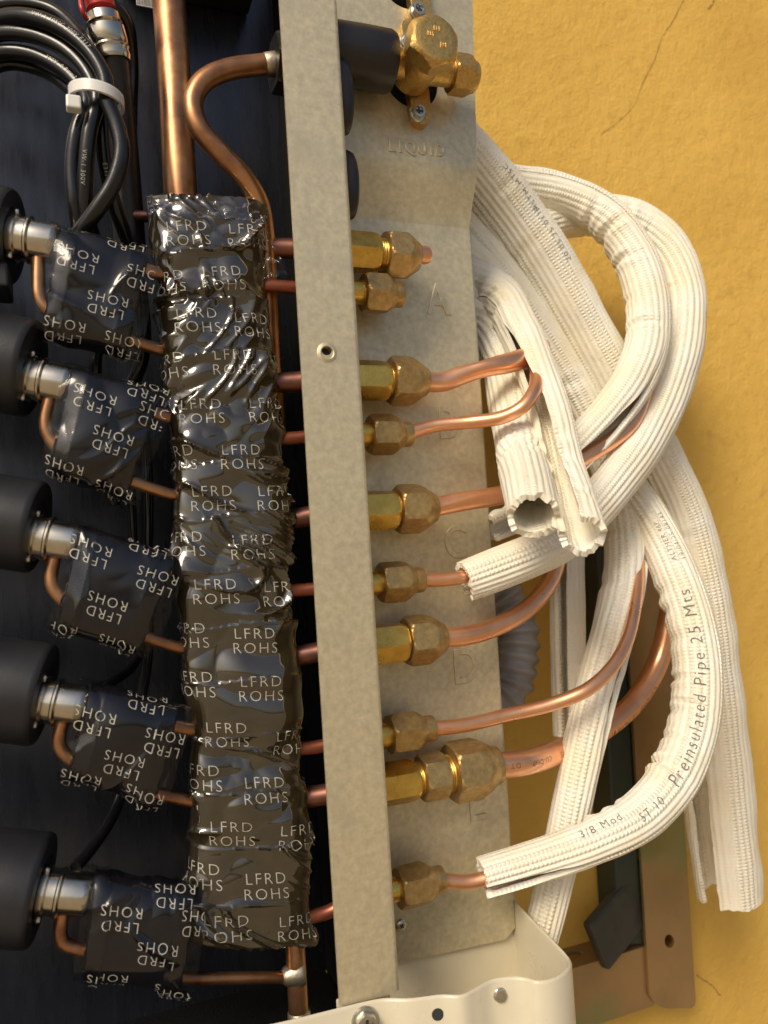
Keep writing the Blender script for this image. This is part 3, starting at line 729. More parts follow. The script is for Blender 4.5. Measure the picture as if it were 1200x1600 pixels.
# ================================================================== SERVICE VALVES
def valve(label, cy, full, foam_lbl=None):
    dy = cy-105
    c = P(650, cy, .024)
    t = thing('stop_valve', label, 'valve', c, 'brass stop valves on the upper plate')
    m = mpp(c)
    # bracket: vertical bar with rounded ends standing on the plate
    pa, pb_ = P(637, 55+dy, YU), P(653, 186+dy, YU); hw = 17.5*m
    cx0, cx1 = pa.x, pb_.x
    out = []
    for i in range(17): a = PI*i/16; out.append((cx0+hw*math.cos(a), pa.z+hw*math.sin(a)))
    for i in range(17): a = PI+PI*i/16; out.append((cx1+hw*math.cos(a), pb_.z+hw*math.sin(a)))
    mb = MB(); mb.add(*sheet(out, [], lambda u, v: Vector((u, YU-.0055, v)), Vector((0, .0055, 0))))
    bevel_obj(fix_normals(mb.build('bracket', 'cap', t, 30)), .0008)
    for (x, y) in ((637, 66+dy), (651, 178+dy)):
        screw(x, y, YU-.0056, 13.5, t)
    if not full: return t
    z = P(640, 103, .022).z
    def o3(px): return Vector((P(px, 103, .022).x, .022, z))
    L = (o3(712)-o3(606)).length
    v, f = turned(o3(606), XAX, [(0, .0078), (.004, .0078), (.0045, .0074), (L*.35, .0076), (L*.45, .0086), (L*.55, .0086), (L*.65, .0074), (L*.9, .0068), (L, .0068)], 48)
    obj('valve_body', v, f, 'cap', t, 60)
    v, f = turned(Vector((o3(650).x, .030, z)), (0, -1, 0), [(0, .0105), (.012, .0105), (.0225, .0095), (.0235, .0085)], 48); obj('stem_boss', v, f, 'cap', t, 40)
    cp = Vector((o3(651).x, .030-.022, z))
    v, f = turned(cp, (0, -1, 0), [(0, .008), (0, hexlim(.0245, .0130)), (.0012, hexlim(.0245, .0139)), (.0020, hexlim(.0245, .0145)), (.0062, hexlim(.0245, .0145)), (.0074, hexlim(.0245, .0138)), (.0084, hexlim(.0245, .0128)), (.0092, .0119), (.0100, .0112), (.0103, .0100), (.0104, .008)], 96, phase=.35)
    cap = obj('hex_cap', v, f, 'cap', t, 28)
    for i, (dx, dz) in enumerate(((-.0045, .001), (-.001, .0042), (.002, -.0035))):
        mb = MB()
        for k in range(3): a, b = box((cp.x+dx+k*.0013-.0003, cp.y-.0108, cp.z+dz-.0013+.0004*(k % 2)), (cp.x+dx+k*.0013+.0003, cp.y-.0103, cp.z+dz+.0013)); mb.add(a, b)
        bevel_obj(mb.build('cast_mark', 'cap', cap, 0), .0002)
    xn = o3(703); Ln = (o3(741)-xn).length
    v, f = thread(o3(694), XAX, (xn-o3(694)).length+.004, .0070, .0013); obj('thread', v, f, 'nut', t, 50)
    v, f = turned(xn, XAX, [(0, .007), (0, hexlim(.0178, .0092)), (.0008, hexlim(.0178, .0102)), (Ln*.62, hexlim(.0178, .0103)), (Ln*.72, hexlim(.0178, .0098)), (Ln*.78, .0088), (Ln*.8, .0078), (Ln*.93, .0078), (Ln, .0070), (Ln, .004)], 72, phase=.15)
    obj('end_nut', v, f, 'cap', t, 28)
    return t
tv = valve('brass liquid stop valve with hexagonal cap above the embossed word', 105, True)
valve('brass valve bracket with screw at the upper plate hole, above the capped valve', -53, False)
# black foam round the valve pipe, passing behind the post
z = P(570, 93, .022).z; xa, xb = P(430, 93, .022).x, P(611, 93, .022).x
v, f = turned(Vector((PX_R-.002, .0210, z)), XAX, [(0, .0140), (.02, .0146), (xb-PX_R-.001, .0146), (xb-PX_R+.001, .0138), (xb-PX_R+.001, .0080)], 56)
tag(obj('foam_sleeve', v, f, 'foam', None, 40), 'black foam sleeve on the valve pipe right of the post', 'pipe insulation')
# round black foam seals seen past the post edge
for (yy, hh, lb) in ((150, 62, 'black foam seal behind the post below the valve sleeve'), (288, 56, 'black foam seal behind the post beside the sloped plate')):
    c = P(530+yy*.062, yy, .01); hz = hh*mpp(c)
    v, f = turned(Vector((PX_R-.001, .0115, c.z)), XAX, [(0, hz), (.0045, hz*.98), (.0066, hz*.93), (.0076, hz*.82), (.0078, hz*.4)], 56)
    v = [Vector((p.x, .0115+(p.y-.0115)*.0095/hz, p.z)) for p in v]
    tag(obj('foam_seal', v, f, 'foam', None, 40), lb, 'foam seal', 'foam seals at the post')
# black hex flange left of the post
c = P(432, 99, .022); v, f = turned(Vector((c.x-.0015, c.y, c.z)), XAX, [(0, .008), (0, hexlim(.0235, .0128)), (.001, hexlim(.0235, .0135)), (.02, hexlim(.0235, .0135))], 72, phase=.1)
tag(obj('hex_flange', v, f, 'foam', None, 28), 'black hexagonal flange on the copper elbow left of the post', 'flange')

# ================================================================== INSIDE THE CABINET: pipes
GI = 'copper pipes inside the cabinet'
pipe('suction_pipe', path((258, -70, .062), (262, -20, .060), (268, 60, .058), (274, 150, .057), (282, 300, .057), (292, 420, .056)), 25.5*mpp(P(275, 150, .057)), 'copper_old',
     'thick vertical copper pipe entering the top of the taped bundle', 'copper pipe', group=GI, nseg=40)
oS, sS = pipe('copper_elbow', path((436, 99, .022), (400, 102, .022), (355, 109, .022), (318, 127, .022), (301, 160, .022), (311, 200, .022), (345, 240, .024), (382, 278, .027), (405, 318, .03), (414, 370, .033), (418, 440, .037), (424, 560, .045), (432, 680, .05)), 16*mpp(P(355, 109, .022)), 'copper_old',
     'S-bent copper pipe from the black flange past the taped bundle', 'copper pipe', group=GI, nseg=36)
c = P(424, 100.5, .022); v, f = turned(c, -(sS.T[3]), [(-.004, .0044), (-.003, .0053), (.002, .0056), (.006, .0052), (.008, .0045)], 32); obj('solder_ring', v, f, 'solder', oS)
names = ['A', 'B', 'C', 'D', 'E']
for i, y in enumerate((388, 598, 812, 1025, 1246)):
    y0 = (393, 594, 798, 1007, 1226)[i]; x0 = (548, 560, 575, 590, 603)[i]; e = P(x0, y0, YF)
    a = P(375+i*12, y, .038); a.z = P((428, 440, 452, 462, 478)[i], y, .034).z
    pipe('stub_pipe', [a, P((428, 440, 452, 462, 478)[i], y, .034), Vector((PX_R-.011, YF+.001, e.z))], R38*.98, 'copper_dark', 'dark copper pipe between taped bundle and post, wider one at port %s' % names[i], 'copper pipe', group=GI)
for i, (y, y0, x0, xa) in enumerate(((447, 456, 550, 405), (685, 679, 563, 432), (922, 912, 580, 450), (1169, 1150, 595, 460), (1428, 1391, 612, 484))):
    e = P(x0, y0, YF); b = P(xa+20, y, .030)
    pipe('stub_pipe', [P(xa-60, y+ (8 if i == 4 else 0), .030), b, Vector((PX_R-.011, YF, e.z))], R14*.95, mat('reddish_copper', (.55, .20, .12), .35, .85, (.4, .13, .08), 90, .8) if i == 0 else 'rc', 'thin reddish copper pipe between taped bundle and post at port %s' % names[i], 'copper pipe', group=GI)
    if i == 0: M['rc'] = bpy.data.materials['reddish_copper']
oV, sV = pipe('return_pipe', path((455, 1380, .036), (460, 1460, .034), (464, 1530, .033), (467, 1590, .033), (469, 1640, .033)), 15.5*mpp(P(463, 1520, .033)), 'copper_old', 'short vertical copper pipe below the taped bundle', 'copper pipe', group=GI, nseg=36)
obj('solder_collar', *turned(P(467, 1578, .033), (0, 0, -1), [(0, .0045), (.001, .0053), (.006, .0055), (.008, .0046)], 32), 'solder', oV)
pipe('thin_pipe', path((186, 318, .075), (192, 330, .07), (204, 337, .065), (235, 338, .055), (270, 340, .05)), 9*mpp(P(200, 335, .065)), 'copper_dark', 'small dark copper elbow beside the top of the taped bundle', 'copper pipe', group=GI)

# ================================================================== TAPED PACKS
class Pack:
    """soft flattened wrap: axis stations (centre, half-width vector, half thickness), wound with tape"""
    def __init__(s, st, n_ax, n_ar, seed, amp=1.0, bands=None, roundp=3.2):
        s.st = st; s.seed = seed; s.amp = amp; s.bands = bands; s.na = n_ax; s.nr = n_ar
        s.len = sum((b[0]-a[0]).length for a, b in zip(st, st[1:]))
        acc = [0]
        for a, b in zip(st, st[1:]): acc.append(acc[-1]+(b[0]-a[0]).length)
        s.acc = acc
        hw = st[len(st)//2][1].length; ht = st[len(st)//2][2]
        # cross-section by arc length, from the front centre
        pr = []
        for i in range(721):
            a = 2*PI*i/720; ca, sa = math.cos(a), math.sin(a)
            pr.append((math.copysign(abs(sa)**(2/roundp), sa), math.copysign(abs(ca)**(2/roundp), ca)))
        L = [0]
        for p, q in zip(pr, pr[1:]): L.append(L[-1]+math.hypot((q[0]-p[0])*hw, (q[1]-p[1])*ht))
        s.pr = pr; s.pl = L; s.per = L[-1]
    def sec(s, u):
        u = u % s.per; lo, hi = 0, 720
        while hi-lo > 1:
            m_ = (lo+hi)//2
            if s.pl[m_] <= u: lo = m_
            else: hi = m_
        t = (u-s.pl[lo])/max(1e-9, s.pl[hi]-s.pl[lo]); a, b = s.pr[lo], s.pr[hi]
        return a[0]*(1-t)+b[0]*t, a[1]*(1-t)+b[1]*t
    def base(s, d, u):
        i = 0
        while i < len(s.acc)-2 and s.acc[i+1] < d: i += 1
        t = (d-s.acc[i])/(s.acc[i+1]-s.acc[i]); A, B = s.st[i], s.st[i+1]
        c = A[0].lerp(B[0], t); h = A[1].lerp(B[1], t); th = A[2]*(1-t)+B[2]*t
        ax = (B[0]-A[0]).normalized(); hn = h.normalized(); nn = ax.cross(hn)
        if nn.y > 0: nn = -nn
        a, b = s.sec(u)
        return c+h*a+nn*(th*b), (hn*a/max(1e-4, h.length)+nn*b/th).normalized()
    def disp(s, d, u):
        k = s.seed; V = Vector; N = noise.noise
        uu = (u+s.per/2) % s.per-s.per/2
        z = .0032*s.amp*(abs(N(V((d*20, uu*17, k))))-.2)+.0030*s.amp*(abs(N(V((d*44, uu*36, k+3))))-.2)*max(0, min(1, N(V((d*15, uu*15, k+17)))*2.2+.55))
        z += .0016*s.amp*(abs(N(V((d*95+uu*40, uu*60-d*25, k+8))))-.2)*max(0, min(1, N(V((d*17+4, uu*19, k+27)))*3+.25))
        band = 0
        if s.bands:
            ws = d+.0035*N(V((uu*30, d*5, k+9)))+uu*.05
            b = ws/s.bands; band = math.floor(b); fr = b-band
            z += .00055*(1-fr) + .0004*math.exp(-((fr)/.03)**2)
        ang = 1.6*N(V((band*3.7, k, .5)))+.7*N(V((d*14, uu*14, k+5)))
        ca, sa = math.cos(ang), math.sin(ang); a, b2 = d*ca-uu*sa, d*sa+uu*ca
        m1 = N(V((d*20+7, uu*20, k+11+band*2.3))); m1 = max(0, min(1, (m1+.02)*3.0))
        wob = .005*N(V((a*40, b2*40, k)))
        rid = (1-abs(N(V((a*24, (b2+wob)*120, k+21)))))**6
        z += s.amp*.0012*m1*rid
        rid2 = (1-abs(N(V((b2*16+3, (a+wob)*42, k+31)))))**14
        z += s.amp*.0020*rid2*max(0, min(1, N(V((d*16, uu*16, k+41)))*3))
        return z
    def at(s, d, u, off=0.0):
        p, n = s.base(d, u); return p+n*(s.disp(d, u)+off)
    def mesh(s):
        v = []; f = []; A, R_ = s.na, s.nr
        for i in range(A+1):
            for j in range(R_):
                d = s.len*i/A; u = s.per*j/R_; e = 1
                q = s.at(d, u)
                v.append(q)
        for i in range(A):
            for j in range(R_):
                a, b = i*R_+j, i*R_+(j+1) % R_; f.append((a, b, b+R_, a+R_))
        for i, sg in ((0, -1), (A, 1)):          # crumpled ends
            c = s.st[0 if i == 0 else -1][0]; ax = (s.st[1][0]-s.st[0][0]).normalized() if i == 0 else (s.st[-1][0]-s.st[-2][0]).normalized()
            prev = i*R_
            for kf, dz in ((.93, .0008), (.75, .0009), (.4, .0)):
                k0 = len(v)
                for j in range(R_):
                    p = v[i*R_+j]; q = c+(p-c)*kf+ax*sg*(dz+.0012*noise.noise(Vector((j*.25, kf*5, s.seed)))); v.append(q)
                for j in range(R_): f.append((prev+j, prev+(j+1) % R_, k0+(j+1) % R_, k0+j))
                prev = k0
            v.append(c+ax*sg*.0); cc = len(v)-1
            for j in range(R_): f.append((prev+j, prev+(j+1) % R_, cc))
        return v, f
    def text(s, mb, txt, d0, u0, h, rot=0.0, off=.00028):
        """rot 0: reading along +u (perimeter), lines stacked along the axis"""
        v, f = text_mesh(txt, -.022, .16); out = []; c, sn = math.cos(rot), math.sin(rot)
        for a, b in v:
            x, y = (a*c-b*sn)*h, (a*sn+b*c)*h; out.append((d0-y, u0+x))
        keep = {i for i, (d, u) in enumerate(out) if 0 < d < s.len}
        mb.add([s.at(d, u, off) for d, u in out], [q for q in f if all(i in keep for i in q)])

LE = [(230, 316), (238, 380), (246, 440), (256, 540), (262, 640), (268, 740), (274, 850), (281, 960), (289, 1060), (295, 1160), (298, 1260), (299, 1370), (301, 1462)]
RE = [(406, 324), (410, 380), (414, 440), (424, 540), (436, 640), (442, 740), (448, 850), (458, 960), (462, 1060), (466, 1160), (474, 1260), (480, 1370), (487, 1464)]
YP = .032
st = []
for i, (a, b) in enumerate(zip(LE, RE)):
    p, q = P(*a, YP), P(*b, YP); st.append(((p+q)/2, (q-p)/2, .0115 if 0 < i < len(LE)-1 else .009))
pack = Pack(st, 460, 220, 4.2, 1.8, bands=.0245)
bundle = thing('taped_bundle', 'tall flat pipe bundle wrapped in glossy black printed tape', 'taped bundle', st[-1][0])
v, f = pack.mesh(); fix_normals(obj('tape_wrap', v, f, 'tape', bundle, 75))
# printed words over the front, from their places in the photograph
labels = [(293, 363), (388, 370), (347, 436), (254, 438), (308, 503), (396, 508), (258, 572), (364, 568), (315, 643), (420, 640), (377, 714), (272, 717), (332, 780), (432, 776), (393, 853), (285, 857), (338, 928), (444, 921), (397, 999), (290, 1003), (405, 1072), (300, 1080), (353, 1153), (460, 1150), (413, 1230), (310, 1230), (362, 1308), (465, 1295), (415, 1380), (312, 1388), (357, 1458), (466, 1437)]
mb = MB()
hw0 = st[6][1].length
for x, y in labels:
    q = P(x, y, YP-.011)
    best = min(range(len(st)-1), key=lambda i: abs((st[i][0].z+st[i+1][0].z)/2-q.z))
    A, B = st[best][0], st[best+1][0]; ax = (B-A).normalized(); t = (q-A).dot(ax)
    d = pack.acc[best]+t; c = A+ax*t; lat = (q-c).dot(st[best][1].normalized())
    pack.text(mb, 'LFRD\nROHS', d, lat, .0050, .02)
mb.build('printed_lettering', 'print', bundle, 0)
# loose clear film at the top edge and right side
def film(name, pts4, parent, seed, amp=.0012, nu=24, nv=16, m='film'):
    a, b, c, d = pts4; v = []; f = []
    for i in range(nv+1):
        for j in range(nu+1):
            p = a.lerp(b, j/nu).lerp(d.lerp(c, j/nu), i/nv)
            ed = math.sin(PI*j/nu)
            p = p+Vector((.0006*noise.noise(Vector((i*.4, j*.5, seed+5))), amp*(noise.noise(Vector((i*.35, j*.22, seed)))+.6*noise.noise(Vector((i*.8, j*.6, seed)))), .0010*noise.noise(Vector((j*.45, i*.2, seed+9)))))
            v.append(p)
    for i in range(nv):
        for j in range(nu): k = i*(nu+1)+j; f.append((k, k+1, k+nu+2, k+nu+1))
    return obj(name, v, f, m, parent, 80)
film('clear_film', [P(228, 306, .024), P(405, 318, .022), P(406, 345, .0195), P(231, 335, .0195)], bundle, 2, .0014, 60, 12)
film('clear_film', [P(404, 330, .026), P(412, 345, .02), P(450, 430, .024), P(410, 436, .026)], bundle, 7, .002, 16, 24)
film('clear_film', [P(298, 1440, .022), P(484, 1425, .022), P(489, 1462, .022), P(302, 1474, .022)], bundle, 12, .0014, 50, 10)

# ================================================================== EXPANSION VALVES
EV = [ # steel axis start, end; coil right end x; wrap: top-left, top-right, bottom-right, bottom-left; elbow points; upper outlet; lower outlet
 dict(a=(20, 371), b=(92, 383), coil=36, coily=(297, 447), w=((97, 366), (228, 400), (196, 552), (72, 522)), el=((60, 405), (60, 440), (63, 468), (84, 492)), up=((215, 418), (250, 428)), lo=((190, 528), (250, 546)), d='uppermost expansion valve, its black coil above all the others'),
 dict(a=(42, 590), b=(112, 604), coil=67, coily=(499, 655), w=((115, 584), (246, 622), (196, 772), (84, 732)), el=((78, 622), (72, 650), (74, 676), (96, 704)), up=((228, 640), (262, 652)), lo=((180, 744), (266, 772)), d='expansion valve second below the white cable tie'),
 dict(a=(50, 838), b=(124, 850), coil=76, coily=(750, 898), w=((128, 828), (268, 876), (214, 1014), (94, 974)), el=((86, 870), (80, 900), (84, 920), (110, 946)), up=((255, 884), (285, 895)), lo=((210, 990), (280, 1012)), d='expansion valve in the middle of the column of five'),
 dict(a=(60, 1093), b=(137, 1103), coil=86, coily=(1005, 1165), w=((140, 1080), (274, 1110), (236, 1246), (110, 1212)), el=((98, 1128), (92, 1152), (96, 1172), (122, 1192)), up=((252, 1130), (296, 1140)), lo=((228, 1236), (300, 1252)), d='expansion valve second from the cabinet floor'),
 dict(a=(65, 1392), b=(143, 1398), coil=82, coily=(1305, 1475), w=((148, 1374), (298, 1390), (276, 1536), (132, 1522)), el=((98, 1428), (94, 1455), (100, 1474), (154, 1490)), up=((280, 1412), (305, 1415)), lo=((262, 1526), (450, 1527)), d='lowest expansion valve, feeding the long horizontal pipe'),
]
for i, e in enumerate(EV):
    A, B = P(*e['a'], .024), P(*e['b'], .0205); ax = (B-A).normalized(); m = mpp(B); L = (B-A).length
    t = thing('expansion_valve', e['d'], 'expansion valve', A, 'expansion valves in a column')
    # coil
    yc = (e['coily'][0]+e['coily'][1])/2; rc = (e['coily'][1]-e['coily'][0])/2*m*.985
    ce = P(e['coil']-16, yc, .026); back = ce-ax*.060
    v, f = turned(back, ax, [(0, rc*.97), (.002, rc), (.0575, rc), (.0592, rc*.985), (.0600, rc*.95), (.0600, rc*.62), (.0592, rc*.60), (.0592, .004)], 72); coil = obj('coil', v, f, 'coil', t, 35)
    if i in (0,):
        c0 = ce-ax*.012+Vector((0, 0, -rc)); v, f = box((c0.x-.02, c0.y-.012, c0.z-.006), (c0.x+.010, c0.y+.012, c0.z+.004)); bevel_obj(obj('connector_block', v, f, 'coil', coil, 0), .001)
    # clip ring and steel body
    rs = .0086
    v, f = turned(A-ax*.004, ax, [(0, rs*1.12), (L*.08, rs*1.15), (L*.12+.004, rs*1.15), (L*.16+.004, rs*1.05), (L*.33+.004, rs*1.06), (L*.36+.004, rs*1.14), (L*.40+.004, rs*1.14), (L*.44+.004, rs*.99), (L*.88+.004, rs*.98), (L*.95+.004, rs*.94), (L+.004, rs*.80), (L+.0044, rs*.4)], 56)
    obj('valve_body', v, f, 'steel', t, 40)
    for sgn in (-1, 1):
        u = ax.cross(Vector((0, -1, 0))).normalized(); q = A+ax*L*.02-u*sgn*rs*1.12+Vector((0, -.004, 0))
        mb = MB()
        for k in range(3):
            vv, ff = turned(q+u*sgn*k*.0022, ax, [(-.0012, .0010), (-.0008, .0013), (.0008, .0013), (.0012, .0010)], 12); mb.add(vv, ff)
        mb.build('spring_clip', 'steel', t, 40)
    # neck and elbow
    pipe('outlet_pipe', [B-ax*.003, B+ax*.004, P(e['b'][0]+45, e['b'][1]+14, .025), P(*e['up'][0], .026), P(*e['up'][1], .028), P(e['up'][1][0]+40, e['up'][1][1]+8, .034)], 11.5*m, 'copper_old', parent=t)
    el = [P(x, y, .021) for x, y in e['el']]; el = [el[0]+(el[0]-el[1])*.2]+el+[P(e['w'][3][0]+55, e['w'][3][1]-14, .023)]
    pipe('elbow_pipe', el, 10.3*m, 'copper_old', parent=t)
    lo = [P(e['lo'][0][0]-50, e['lo'][0][1]-12, .024), P(*e['lo'][0], .024), P(*e['lo'][1], .028 if i < 4 else .033)]
    if i < 4: lo.append(P(e['lo'][1][0]+40, e['lo'][1][1]+5, .033))
    pipe('outlet_pipe', lo, 9.8*m, 'copper_old', parent=t)
    if i == 4:
        obj('solder_joint', *turned(P(440, 1527, .033), XAX, [(0, .0027), (.0015, .0040), (.004, .0050), (.008, .0062), (.010, .0058)], 32), 'solder', t)
    # taped wrap with a longer clear film round it
    w4 = [P(x+(2 if k in (0, 1) else -2), y+(-9 if k in (0, 1) else 4), .022) for k, (x, y) in enumerate(e['w'])]; stn = []
    for k in range(7):
        q = k/6; top, bot = w4[0].lerp(w4[1], q), w4[3].lerp(w4[2], q)
        stn.append(((top+bot)/2, (bot-top)/2, (.0110 if 0 < k < 6 else .0095)))
    pk = Pack(stn, 90, 120, 20+i*7.3, 1.0, bands=None, roundp=2.7)
    v, f = pk.mesh(); wrap = fix_normals(obj('tape_wrap', v, f, 'tape_dark', t, 75))
    for d0_, d1_ in ((-.0045, .006), (pk.len-.007, pk.len+.0065)):
        v = []; f = []
        for a in range(13):
            for b in range(110):
                dd = d0_+(d1_-d0_)*a/12; uu = pk.per*b/110
                dd += .0012*noise.noise(Vector((uu*140, i*3.1, d0_*90)))*abs(a-6)/6
                v.append(pk.at(dd, uu, .0013+.0005*noise.noise(Vector((dd*160, uu*120, i)))))
        for a in range(12):
            for b in range(110): p_, q_ = a*110+b, a*110+(b+1) % 110; f.append((p_, q_, q_+110, p_+110))
        obj('clear_film', v, f, 'film', t, 80)
    mb = MB(); sg = 1
    hL = pk.len
    rows = [(-.98, .75), (-.42, .20), (-.36, 1.0), (.30, .58), (.98, .12), (1.02, .85)]
    for r_, (uf, df) in enumerate(rows):
        u0 = (uf+.1*math.sin(i*2+r_))*stn[3][1].length; d0 = hL*(df+.12*math.sin(i*1.7+r_*.3))
        v_, f_ = text_mesh('LFRD\nROHS', -.022, .16); h = .0042; out = []
        for a, b in v_: out.append((d0-a*h, u0+b*h*1.0))
        keep = [-.004 < d < hL+.006 for d, u in out]
        mb.add([pk.at(d, u, .0003 if .006 < d < hL-.007 else .0020) for d, u in out], [q for q in f_ if all(keep[k] for k in q)])
    mb.build('printed_lettering', 'print', t, 0)

# ================================================================== CABLES
CG = 'black cables in the cabinet'
def cable(pts, wpx, label, txt=None):
    ps = path(*pts); o, s = pipe('cable', ps, wpx/2*mpp(ps[len(ps)//2]), 'cable', label, 'cable', group=CG, radf=lambda s, d, ph: s.rad(d)*(1+.10*noise.noise(Vector((d*25, ph*.5, wpx)))), nseg=20)
    if txt:
        for k, ph, tx, h in txt: text_on_sweep(o, s, tx, s.key(k), ph, h, False, .0004)
    return o
cable([(-40, 60, .05), (0, 30, .04), (50, 28, .03), (100, 48, .024), (140, 82, .02), (163, 120, .018), (168, 158, .018), (182, 195, .018), (190, 235, .018), (178, 285, .02), (150, 330, .024), (122, 368, .03)], 25, 'printed black cable on top of the bundle, crossing to the uppermost coil', [(3.0, -.2, 'VW-1 105\u00b0C 300V E317', .0018)])
cable([(-40, 70, .05), (0, 52, .042), (55, 56, .034), (105, 80, .028), (138, 116, .024), (152, 155, .022), (140, 205, .022), (133, 270, .025), (132, 330, .03), (130, 370, .035)], 24, 'black cable in the middle of the tied bundle', [(6.8, .2, 'VW-1 300V', .0018)])
cable([(-40, 100, .055), (0, 82, .046), (45, 84, .04), (90, 104, .034), (122, 132, .03), (136, 160, .026), (120, 205, .026), (113, 260, .028), (117, 320, .03), (124, 370, .035)], 23, 'black cable on the outer side of the tied bundle', [(3.2, -.1, '300V  0.8mm2', .0018)])
cable([(-40, 20, .06), (20, 6, .055), (80, 15, .05), (130, 60, .04), (152, 110, .032), (158, 158, .028), (160, 215, .03), (168, 275, .034), (182, 330, .04), (205, 395, .05), (222, 470, .06), (222, 560, .065), (195, 620, .07), (168, 690, .07), (178, 790, .07)], 22, 'long black cable running down behind the upper valves', [(7.0, .1, 'E317 VW-1', .0018)])
cable([(-40, 120, .06), (10, 100, .055), (60, 108, .05), (105, 135, .04), (128, 165, .034), (124, 220, .036), (125, 290, .04), (150, 380, .06), (165, 480, .07), (150, 560, .07), (150, 640, .075)], 21, 'black cable at the back of the tied bundle')
cable([(196, 300, .075), (200, 400, .075), (215, 520, .075), (208, 640, .075), (205, 760, .075), (212, 900, .075), (222, 1000, .07), (208, 1040, .06), (180, 1062, .045), (152, 1078, .034), (146, 1084, .028)], 14, 'thin black lead curving into the valve second from the floor')
cable([(225, 640, .08), (232, 780, .08), (230, 900, .08), (232, 1010, .08), (222, 1080, .08), (205, 1160, .075), (190, 1240, .065), (168, 1290, .05), (140, 1330, .036), (118, 1356, .026)], 16, 'black lead curving down to the lowest valve')
cable([(-30, 40, .07), (40, -5, .07), (110, -15, .06), (160, 0, .055), (195, 30, .06), (205, 90, .07), (204, 170, .075), (202, 260, .078)], 22, 'thick black cable arching over the steel sensor')
# tie
c = P(151, 157, .026); mb = MB(); n = 48; wd = 8.5*mpp(c); vv = []; ff = []
rx, ry = 41*mpp(c), .0135
for i in range(n):
    a = 2*PI*i/n
    for rr, zz in ((1, -wd), (1, wd), (.9, wd), (.9, -wd)):
        vv.append(Vector((c.x+rx*rr*math.cos(a), c.y+ry*rr*math.sin(a)-.001, c.z+zz+rx*.10*math.cos(a)*-1+.0016*math.sin(a))))
for i in range(n):
    for j in range(4): ff.append((4*i+j, 4*i+(j+1) % 4, 4*((i+1) % n)+(j+1) % 4, 4*((i+1) % n)+j))
tie = thing('cable_tie', 'white nylon cable tie round the black cables', 'cable tie', c)
fix_normals(obj('strap', vv, ff, 'nylon', tie, 40))
h = P(116, 161, .016); v, f = box((h.x-.0033, h.y-.002, h.z-.0030), (h.x+.0028, h.y+.0035, h.z+.0028)); bevel_obj(obj('tie_head', v, f, 'nylon', tie, 0), .0008)
# steel-capped sensor and black insulated pipe below
A, B = P(160, 22, .046), P(176, 92, .048); ax = (B-A).normalized(); L = (B-A).length; r = 30*mpp(A)
sen = thing('steel_sensor', 'steel capped valve body with red collar above the cable tie', 'valve', A)
v, f = turned(A, ax, [(0, r*.3), (0, r*.72), (L*.05, r*.85), (L*.2, r*.88), (L*.26, r*.94), (L*.30, r*.86), (L*.36, r*.98), (L*.70, r), (L*.76, r*.93), (L*.82, r*1.0), (L*.88, r*.93), (L, r*.98), (L*1.1, r*.9)], 56); obj('steel_body', v, f, 'steel', sen, 40)
v, f = turned(A-ax*.012, ax, [(0, r*.5), (.001, r*.75), (.010, r*.75), (.011, r*.6)], 40); obj('red_collar', v, f, 'red', sen, 40)
pipe('red_wire', path((128, -20, .04), (126, 4, .038), (130, 20, .037), (136, 30, .04)), 3.5*mpp(A), 'red', parent=sen)
pipe('insulated_pipe', [B-ax*.002]+path((180, 130, .052), (188, 200, .058), (196, 290, .064), (206, 420, .07)), 25*mpp(B), 'foam', 'black insulated pipe below the steel capped valve body', 'pipe insulation')
# control box with barcode label at the top
a, b = P(192, 34, .098), P(388, 24, .098)
cb = thing('control_box', 'black box with a barcode label at the top of the cabinet', 'control box', (a+b)/2)
v, f = box((a.x, .060, b.z), (b.x, .098, b.z+.05)); bevel_obj(obj('box_body', v, f, 'coil', cb, 0), .001)
l0, l1 = P(213, 9, .0595), P(245, -16, .0595)
v, f = box((l0.x, .0588, l0.z), (l1.x, .0595, l1.z)); lab = obj('barcode_label', v, f, M['print'], cb, 0)
mb = MB(); x = l0.x+.0004
while x < l1.x-.0006:
    wd = rng.choice((.0002, .0003, .0005)); mb.add(*box((x, .0586, l0.z+.0006), (x+wd, .0587, l1.z-.0006))); x += wd+rng.choice((.0003, .0005))
mb.build('barcode_bars', 'ink', lab, 0)

# ================================================================== WALL BRACKET, HOSE
YR = YW-.030
br = thing('wall_bracket', 'yellow passivated steel wall bracket under the hanging sleeves', 'bracket', P(1050, 1575, YR))
ra, rb_, rc_, rd = P(968, 760, YR), P(1036, 760, YR), P(1088, 1576, YR), P(1016, 1576, YR)
def rail3(u, v): return ra.lerp(rb_, u).lerp(rd.lerp(rc_, u), v)
hp = P(1045, 1460, YR); vh = (ra.z-hp.z)/(ra.z-rd.z); uh = (hp.x-rail3(0, vh).x)/(rail3(1, vh).x-rail3(0, vh).x)
hl = [(uh+.105*math.cos(2*PI*i/24), vh+.0125*math.sin(2*PI*i/24)) for i in range(24)]
mb = MB(); mb.add(*sheet([(0, 0), (1, 0), (1, .985), (.97, .994), (.90, .999), (.35, 1), (.2, .996), (.08, .988), (0, .975)], [hl], rail3, Vector((0, .0025, 0))))
for u in (1,):
    p0, p1 = rail3(u, 0), rail3(u, .975); dx = Vector((.0025 if u == 0 else -.0025, 0, 0)); y1 = Vector((0, YW-YR, 0)); y0 = Vector((0, .0026, 0))
    mb.add([p0+y0, p1+y0, p1+y1, p0+y1, p0+dx+y0, p1+dx+y0, p1+dx+y1, p0+dx+y1], [(0, 1, 2, 3), (7, 6, 5, 4), (0, 4, 5, 1), (1, 5, 6, 2), (2, 6, 7, 3), (3, 7, 4, 0)])
fix_normals(mb.build('rail', 'chrome', br, 30))
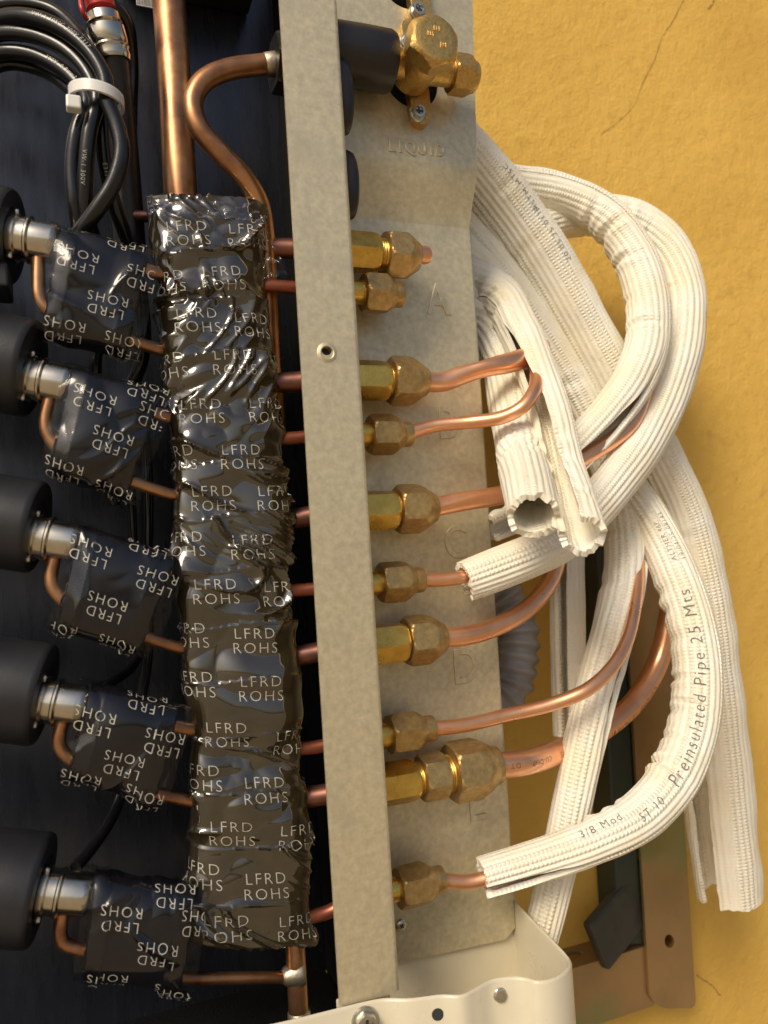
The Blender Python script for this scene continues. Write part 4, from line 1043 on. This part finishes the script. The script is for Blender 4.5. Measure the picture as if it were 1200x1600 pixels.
q0, q1, q2, q3 = P(929, 800, YR+.004), P(967, 800, YR+.004), P(1006, 1478, YR+.004), P(968, 1478, YR+.004)
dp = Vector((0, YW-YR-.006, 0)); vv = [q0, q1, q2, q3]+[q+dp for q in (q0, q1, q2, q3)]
bevel_obj(fix_normals(obj('side_strip', vv, [(0, 1, 2, 3), (7, 6, 5, 4), (0, 4, 5, 1), (1, 5, 6, 2), (2, 6, 7, 3), (3, 7, 4, 0)], mat('dark_green', (.022, .032, .022), .5, 0, (.03, .036, .024), 40, .8), br, 0)), .002)  # dark green strip along the left side of the rail
# cross bar: front face and a top flange
YC = YR+.003
ca, cb2 = P(840, 1530, YC), P(1017, 1499, YC); cbot = P(1020, 1572, YC).z
mb = MB(); mb.add(*sheet([(ca.x-.25, ca.z), (cb2.x, ca.z), (cb2.x, cbot), (ca.x-.25, cbot)], [], lambda u, v: Vector((u, YC, v)), Vector((0, .0025, 0))))
ov = PZ(893, 1493, ca.z-.001); ovl = [(ov.x+.010*math.cos(2*PI*i/24), min(YW-.004, max(YC+.006, ov.y))+.004*math.sin(2*PI*i/24)) for i in range(24)]
mb.add(*sheet([(ca.x-.25, YC+.0026), (cb2.x, YC+.0026), (cb2.x, YW-.001), (ca.x-.25, YW-.001)], [ovl], lambda u, v: Vector((u, v, ca.z-.0005)), Vector((0, 0, -.0025))))
fix_normals(mb.build('cross_bar', 'chrome', br, 30))
# dark slanted arm end resting on the bar
A, B = P(930, 1480, .146), P(1040, 1348, .170); ax = (B-A).normalized(); u = Vector((0, -1, 0)); u = (u-ax*u.dot(ax)).normalized(); s = ax.cross(u)
hw, ht = .0185, .0045; mb = MB(); L = (B-A).length
vv = [A+ax*l+s*a+u*b for l in (0, L) for a, b in ((-hw, -ht), (hw, -ht), (hw, ht), (-hw, ht))]
mb.add(vv, [(0, 1, 2, 3), (7, 6, 5, 4), (0, 4, 5, 1), (1, 5, 6, 2), (2, 6, 7, 3), (3, 7, 4, 0)])
o = fix_normals(mb.build('bracket_arm', 'arm', None, 0)); bevel_obj(o, .0025, 3); tag(o, 'dark grey slanted steel arm end behind the bracket rail', 'bracket arm')
# grey corrugated hose behind the plate
o, s = pipe('corrugated_hose', path((760, 900, .125), (790, 940, .12), (808, 985, .115), (806, 1035, .112), (795, 1075, .112), (770, 1100, .115)), .0135, 'hose', 'grey corrugated hose half hidden behind the lettered plate', 'hose',
            radf=lambda s, d, ph: s.rad(d)*(1+.10*math.sin(d*2*PI/.008)), step=.0008)
